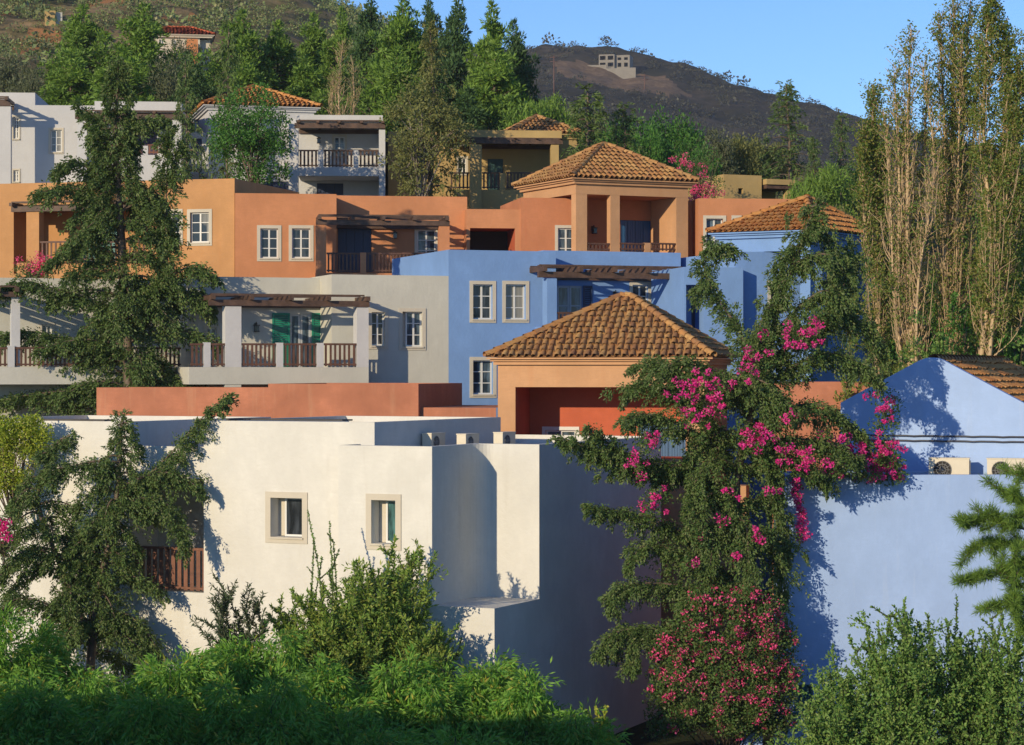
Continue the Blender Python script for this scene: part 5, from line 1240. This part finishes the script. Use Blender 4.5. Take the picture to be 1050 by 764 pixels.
# pine at the right edge: tufted long needles
def tuft_pine(seed, trunk, arms, label):
    rng = np.random.default_rng(seed); cen, dr = [], []
    st = [trunk] + arms
    for a in arms:
        q, tn, t = resample(a, .12); k = t > .35
        cen.append(q[k]); dr.append(tn[k])
        for i in np.nonzero(k)[0][::1]:
            d = unit(tn[i] + rng.normal(size=3) * .9 + (0, 0, .3)); tw = np.array([q[i], q[i] + d * rng.uniform(.22, .6)]); st.append(tw); z, zt, _ = resample(tw, .07); cen.append(z); dr.append(zt)
    cen, dr = np.concatenate(cen), np.concatenate(dr); n = 56
    b = np.repeat(cen, n, 0) + rng.normal(size=(len(cen) * n, 3)) * .03; d = unit(np.repeat(dr, n, 0) * .5 + rng.normal(size=(len(cen) * n, 3)) * .95 + (0, 0, .2))
    cr = blades(b, d, .25 * rng.uniform(.5, 1.15, len(b)), .015, rng)
    return plant('pine_tree', trunk[0], label, 'tree', limbs(st, [.15] + [.03] * (len(st) - 1), 'bark', 5, .008), cr, 'pine_leaf')
D6 = 55.0; tk = px_path([(1094, 875), (1092, 830), (1088, 700), (1080, 560), (1072, 470)], D6)
ar = [px_path(a, D6) for a in [S_([(1076, 500), (1060, 492), (1046, 488)], 0, -.3), S_([(1080, 550), (1040, 540), (1012, 532), (990, 538)], 0, -.5), S_([(1080, 540), (1050, 515), (1030, 505)], 0, .4), S_([(1084, 600), (1050, 590), (1020, 588), (996, 595)], 0, -.4), S_([(1082, 570), (1045, 560), (1020, 555), (1000, 560)], 0, .5),
      S_([(1086, 640), (1060, 625), (1040, 615), (1022, 622)], 0, -.6), S_([(1082, 580), (1060, 575), (1040, 578)], 0, -.9), S_([(1084, 620), (1060, 605), (1040, 600)], 0, .6), S_([(1080, 530), (1060, 525), (1045, 530)], 0, -.8), S_([(1086, 660), (1060, 650), (1045, 640)], 0, -.2)]]
tuft_pine(87, tk, ar, 'pine branch with long soft needles reaching in at the edge before the pale blue wall')

# ================================================================== bougainvillea and creepers
def bougain(seed, where, cen, rad, fcen, frad, label, flower='magenta_flower', leaves=70, flowers=60, name='bougainvillea', stems=True, leafm='bougain_leaf', grp=None):
    rng = np.random.default_rng(seed); where = np.asarray(where, float); r = empty(name, where, label, 'climber', grp)
    if stems:
        st = [smooth_path([where, where + (c - where) * .55 + rng.normal(size=3) * .15, c], 4) for c in list(cen)[:: max(1, len(cen) // 40)]]
        build(limbs(st, .025, 'bark', 4, .007), 'stem', r)
    if len(cen): quads_object(clump_cloud(rng, cen, rad, leaves, .085, .055, .4, .1, .9), [leafm], 'foliage', r)
    if len(fcen): quads_object(clump_cloud(rng, fcen, frad, flowers, .065, .055, .5, .1, .85), [flower], 'blossom', r)
    return r
rng = np.random.default_rng(90)
# the mound at the foot of the cypress
D7 = 63.0; c0 = P(745, 760, D7); c0[2] = ground_z(c0[0], c0[1]); cen, fc = [], []
for _ in range(620):
    px, py = rng.uniform(668, 818), rng.uniform(596, 752)
    lim = np.interp(py, [596, 612, 640, 690, 745], [0, .55, .85, 1, .95]); mid = np.interp(py, [596, 650, 745], [752, 745, 738])
    if abs(px - mid) > 76 * lim: continue
    dpt = -1.5 * math.sqrt(max(0, 1 - ((px - mid) / 78) ** 2)) * rng.uniform(.2, 1.0)
    cen.append(P(px, py, D7 + dpt))
    if rng.random() < (.62 if py < 715 else .22) + (.25 if px > 775 else 0): fc.append(P(px + rng.normal() * 3, py + rng.normal() * 3, D7 + dpt - .14))
bougain(91, c0, cen, rng.uniform(.2, .36, len(cen)), fc, rng.uniform(.08, .2, len(fc)), 'big pink flowering bougainvillea mound at the foot of the middle cypress', 'pink_flower', 80, 26)
# the climber through the crown
spots = [(715, 400, 22, 14), (735, 398, 20, 12), (718, 425, 12, 10), (740, 410, 14, 12), (712, 440, 8, 8), (775, 448, 14, 9), (785, 452, 14, 9), (768, 440, 9, 6), (790, 442, 10, 8), (778, 458, 8, 6), (818, 348, 13, 7), (825, 352, 13, 7), (812, 344, 8, 7), (835, 352, 8, 4), (832, 338, 6, 8), (838, 325, 5, 8), (768, 372, 10, 8), (774, 362, 8, 6), (765, 380, 8, 6), (785, 350, 6, 8), (848, 450, 14, 5), (860, 454, 12, 5), (815, 470, 12, 10), (828, 466, 10, 8), (835, 478, 10, 8), (805, 462, 8, 8), (662, 455, 9, 5), (655, 468, 9, 8), (648, 475, 7, 6), (668, 450, 7, 5), (667, 518, 9, 8), (660, 524, 7, 5), (672, 508, 6, 6), (655, 490, 6, 4), (792, 505, 8, 4), (810, 424, 10, 8), (848, 478, 10, 6), (870, 470, 14, 10), (890, 480, 14, 8), (880, 462, 10, 8), (905, 478, 10, 8), (860, 485, 12, 6), (900, 450, 6, 5), (912, 430, 5, 5), (905, 425, 5, 4), (898, 400, 5, 5), (912, 408, 6, 4), (908, 460, 5, 5), (742, 535, 5, 8), (780, 550, 5, 5), (756, 570, 4, 5), (718, 548, 4, 6), (708, 580, 5, 4), (786, 545, 5, 4), (750, 505, 6, 5)]
fc, fr_r, cen = [], [], []
for (x, y, a, b) in spots:
    dd = 63.9 if x > 855 else 61.9
    for _ in range(max(3, int(a * b / 19))):
        q = P(x + rng.normal() * a * .8, y + rng.normal() * b * .8, dd + rng.normal() * .35); fc.append(q); fr_r.append(rng.uniform(.06, .14))
    for _ in range(3): cen.append(P(x + rng.normal() * a * .9, y + rng.normal() * b, dd + .35 + rng.normal() * .25))
for _ in range(70):
    x, y = rng.uniform(842, 928), rng.uniform(452, 488); fc.append(P(x, y + abs(rng.normal()) * 3, 63.9 + rng.normal() * .15)); fr_r.append(rng.uniform(.05, .11))
for _ in range(60): cen.append(P(rng.uniform(850, 925), rng.uniform(462, 492), 64.0 + rng.normal() * .25))
bougain(92, P(770, 760, 63.2), cen, rng.uniform(.18, .3, len(cen)), fc, np.array(fr_r), 'magenta bougainvillea climbing through the middle cypress onto the pale blue wall', 'magenta_flower', 60, 34, stems=False)
hang = [P(813 + 9 * t + rng.normal() * 2.5 + 3, 492 + 62 * t, 63.75 + rng.normal() * .08) for t in np.linspace(0, 1, 34)]
bougain(93, P(814, 485, 63.9), hang[::4], .12, hang, .1, 'single hanging strand of magenta flowers on the edge of the pale blue wall', 'magenta_flower', 14, 30, stems=False)
# hanging leafy strand whose shadow lies on the pale blue wall, pink flowers by the ochre hut, red pot flowers, left flowers
bougain(94, P(716, 215, 104), [P(716 + rng.normal() * 12, 188 + rng.normal() * 14, 104 + rng.normal() * .5) for _ in range(50)], .35, [P(x + rng.normal() * 4, y + rng.normal() * 4, 103.3) for x, y in [(713, 198), (722, 176), (706, 166), (730, 190), (733, 196), (718, 192), (708, 200), (700, 168), (725, 205)] for _ in range(5)], .18, 'pink flowering bougainvillea growing beside the peach roof', 'pink_flower', 60, 30)
bougain(95, P(40, 285, 92.5), [P(38 + rng.normal() * 14, 278 + rng.normal() * 5, 92.4 + rng.normal() * .2) for _ in range(20)], .3, [P(40 + rng.normal() * 9, 272 + rng.normal() * 5, 92.1) for _ in range(30)], .16, 'red flowers spilling over the parapet of the orange house', 'pink_flower', 30, 26)
bougain(96, P(4, 570, 66), [P(rng.uniform(-10, 14), rng.uniform(520, 570), 65.4 + rng.normal() * .2) for _ in range(16)], .25, [P(rng.uniform(-6, 9), rng.uniform(535, 558), 65.0) for _ in range(20)], .12, 'small pink flowers at the edge beside the bent cypress', 'magenta_flower', 30, 26)
# yellow green creeper on the white wall
cc = [(x, y) for x, y in zip(rng.uniform(-8, 50, 400), rng.uniform(428, 515, 400)) if (y < 436 + 70 * (1 - abs(x - 18) / 40) and y > 430 + max(0, abs(x - 20) - 18) * .7) and not (16 < x < 34 and 466 < y < 486) or (x < 8 and y < 505)]
cc = np.array([P(x, y, 68.6 + rng.normal() * .22) for x, y in cc])
bougain(97, P(15, 540, 69), cc, .22, [], .1, 'yellow green creeper spilling over the top of the white wall', leaves=46, name='creeper', leafm='vine_leaf')
# ================================================================== scrub on the hills: more than anyone could count
rng = np.random.default_rng(99)
def scatter_scrub(name, n, y0, y1, amax, rmin, rmax, k, Lk, mat, pxlo=-60, pxhi=1110):
    yy = y0 + (y1 - y0) * rng.random(n) ** .8; px = rng.uniform(pxlo, pxhi, n); x = (px - CX) / F * yy
    z = height(x, yy); pyy = CY - (z - ZC) / yy * F
    ok = ~(inpoly(px, pyy, CUT)) & (fnoise(x, yy, 40, 5) + rng.normal(size=n) * .5 > -.35); x, yy, z = x[ok], yy[ok], z[ok]
    r = rng.uniform(rmin, rmax, len(x)) * (1 + 1.2 * (rng.random(len(x)) < .08))
    cen = np.stack([x, yy, z + r * .35], -1); d = unit(rng.normal(size=(len(x), k, 3))); d[..., 2] = np.abs(d[..., 2]) * .8
    pos = cen[:, None] + d * (r[:, None, None] * rng.random((len(x), k, 1)) ** .4)
    dv = unit(d + rng.normal(size=d.shape) * .5); V = blades(pos.reshape(-1, 3), dv.reshape(-1, 3), np.repeat(r, k) * Lk * rng.uniform(.6, 1.2, len(x) * k), np.repeat(r, k) * Lk * .75, rng)
    tag(quads_object(V, [mat], name, None, (0, 0, 0)), kind='stuff', label='low dry scrub covering the slopes', cat='scrub')
scatter_scrub('scrub', 5600, 132, 310, .3, .3, 1.0, 60, .24, 'scrub_leaf', -60, 620)
scatter_scrub('scrub', 6500, 520, 915, .3, .6, 1.7, 30, .38, 'far_scrub_leaf', 380, 1110)

# ------------------------------------------------------------------ the air between here and the far hill
if HAZE > 0:
    m = bpy.data.materials.new('air_haze'); m.use_nodes = True; nt = m.node_tree; nt.nodes.clear()
    out = nt.nodes.new('ShaderNodeOutputMaterial'); pv = nt.nodes.new('ShaderNodeVolumePrincipled')
    pv.inputs['Color'].default_value = (.80, .86, 1.0, 1); pv.inputs['Density'].default_value = HAZE; pv.inputs['Anisotropy'].default_value = 0.0
    nt.links.new(pv.outputs[0], out.inputs['Volume']); MATS['air_haze'] = m
    zlo_, zhi_ = float(gv[:, 2].min()) - 1, float(gv[:, 2].max()) + 12
    x_ = float(np.abs(gv[:, 0]).max()) + 5; g = MB()
    g.hexa([(-x_, -130, zlo_), (x_, -130, zlo_), (x_, 2320, zlo_), (-x_, 2320, zlo_), (-x_, -130, zhi_), (x_, -130, zhi_), (x_, 2320, zhi_), (-x_, 2320, zhi_)], 'air_haze')
    tag(build(g, 'haze', None, (0, 0, 0)), 'thin bluish air over the whole slope', 'haze', kind='stuff')
EXPO = 0.22
# ------------------------------------------------------------------ camera, sky, sun
cam = bpy.data.cameras.new('camera'); co = bpy.data.objects.new('camera', cam); C.objects.link(co)
co.location = (0, 0, ZC); co.rotation_euler = (math.radians(90), 0, 0)
cam.sensor_width = 36; cam.lens = 36 * F / 1050; cam.clip_start = .5; cam.clip_end = 6000
bpy.context.scene.camera = co
SUN = Vector((-.568, -.781, .265)).normalized()
L = bpy.data.lights.new('sun', 'SUN'); lo_ = bpy.data.objects.new('sun', L); C.objects.link(lo_)
L.energy = 3.9; L.angle = math.radians(.5); L.color = (1.0, .825, .56)
lo_.rotation_euler = SUN.to_track_quat('Z', 'Y').to_euler(); lo_.location = (-40, -30, 80)
wd = bpy.data.worlds.new('World'); bpy.context.scene.world = wd; wd.use_nodes = True
nt = wd.node_tree; sk = nt.nodes.new('ShaderNodeTexSky'); sk.sky_type = 'NISHITA'; sk.sun_disc = False
sk.sun_elevation = math.asin(SUN.z); sk.sun_rotation = math.atan2(SUN.x, SUN.y)
sk.altitude = 50; sk.air_density = .85; sk.dust_density = 0.0; sk.ozone_density = 3.6
bg = nt.nodes['Background']; bg.inputs[1].default_value = .145; tn = nt.nodes.new('ShaderNodeMix'); tn.data_type = 'RGBA'; tn.blend_type = 'MULTIPLY'; tn.inputs[0].default_value = 1.0
nt.links.new(sk.outputs[0], tn.inputs[6]); tn.inputs[7].default_value = (.68, .80, .97, 1); nt.links.new(tn.outputs[2], bg.inputs[0])
sc = bpy.context.scene
sc.view_settings.view_transform = 'Standard'; sc.view_settings.look = 'None'; sc.view_settings.exposure = EXPO; sc.view_settings.gamma = 1
sc.view_settings.use_curve_mapping = False
sc.cycles.max_bounces = 6; sc.cycles.diffuse_bounces = 5; sc.cycles.glossy_bounces = 2; sc.cycles.transmission_bounces = 2; sc.cycles.transparent_max_bounces = 4
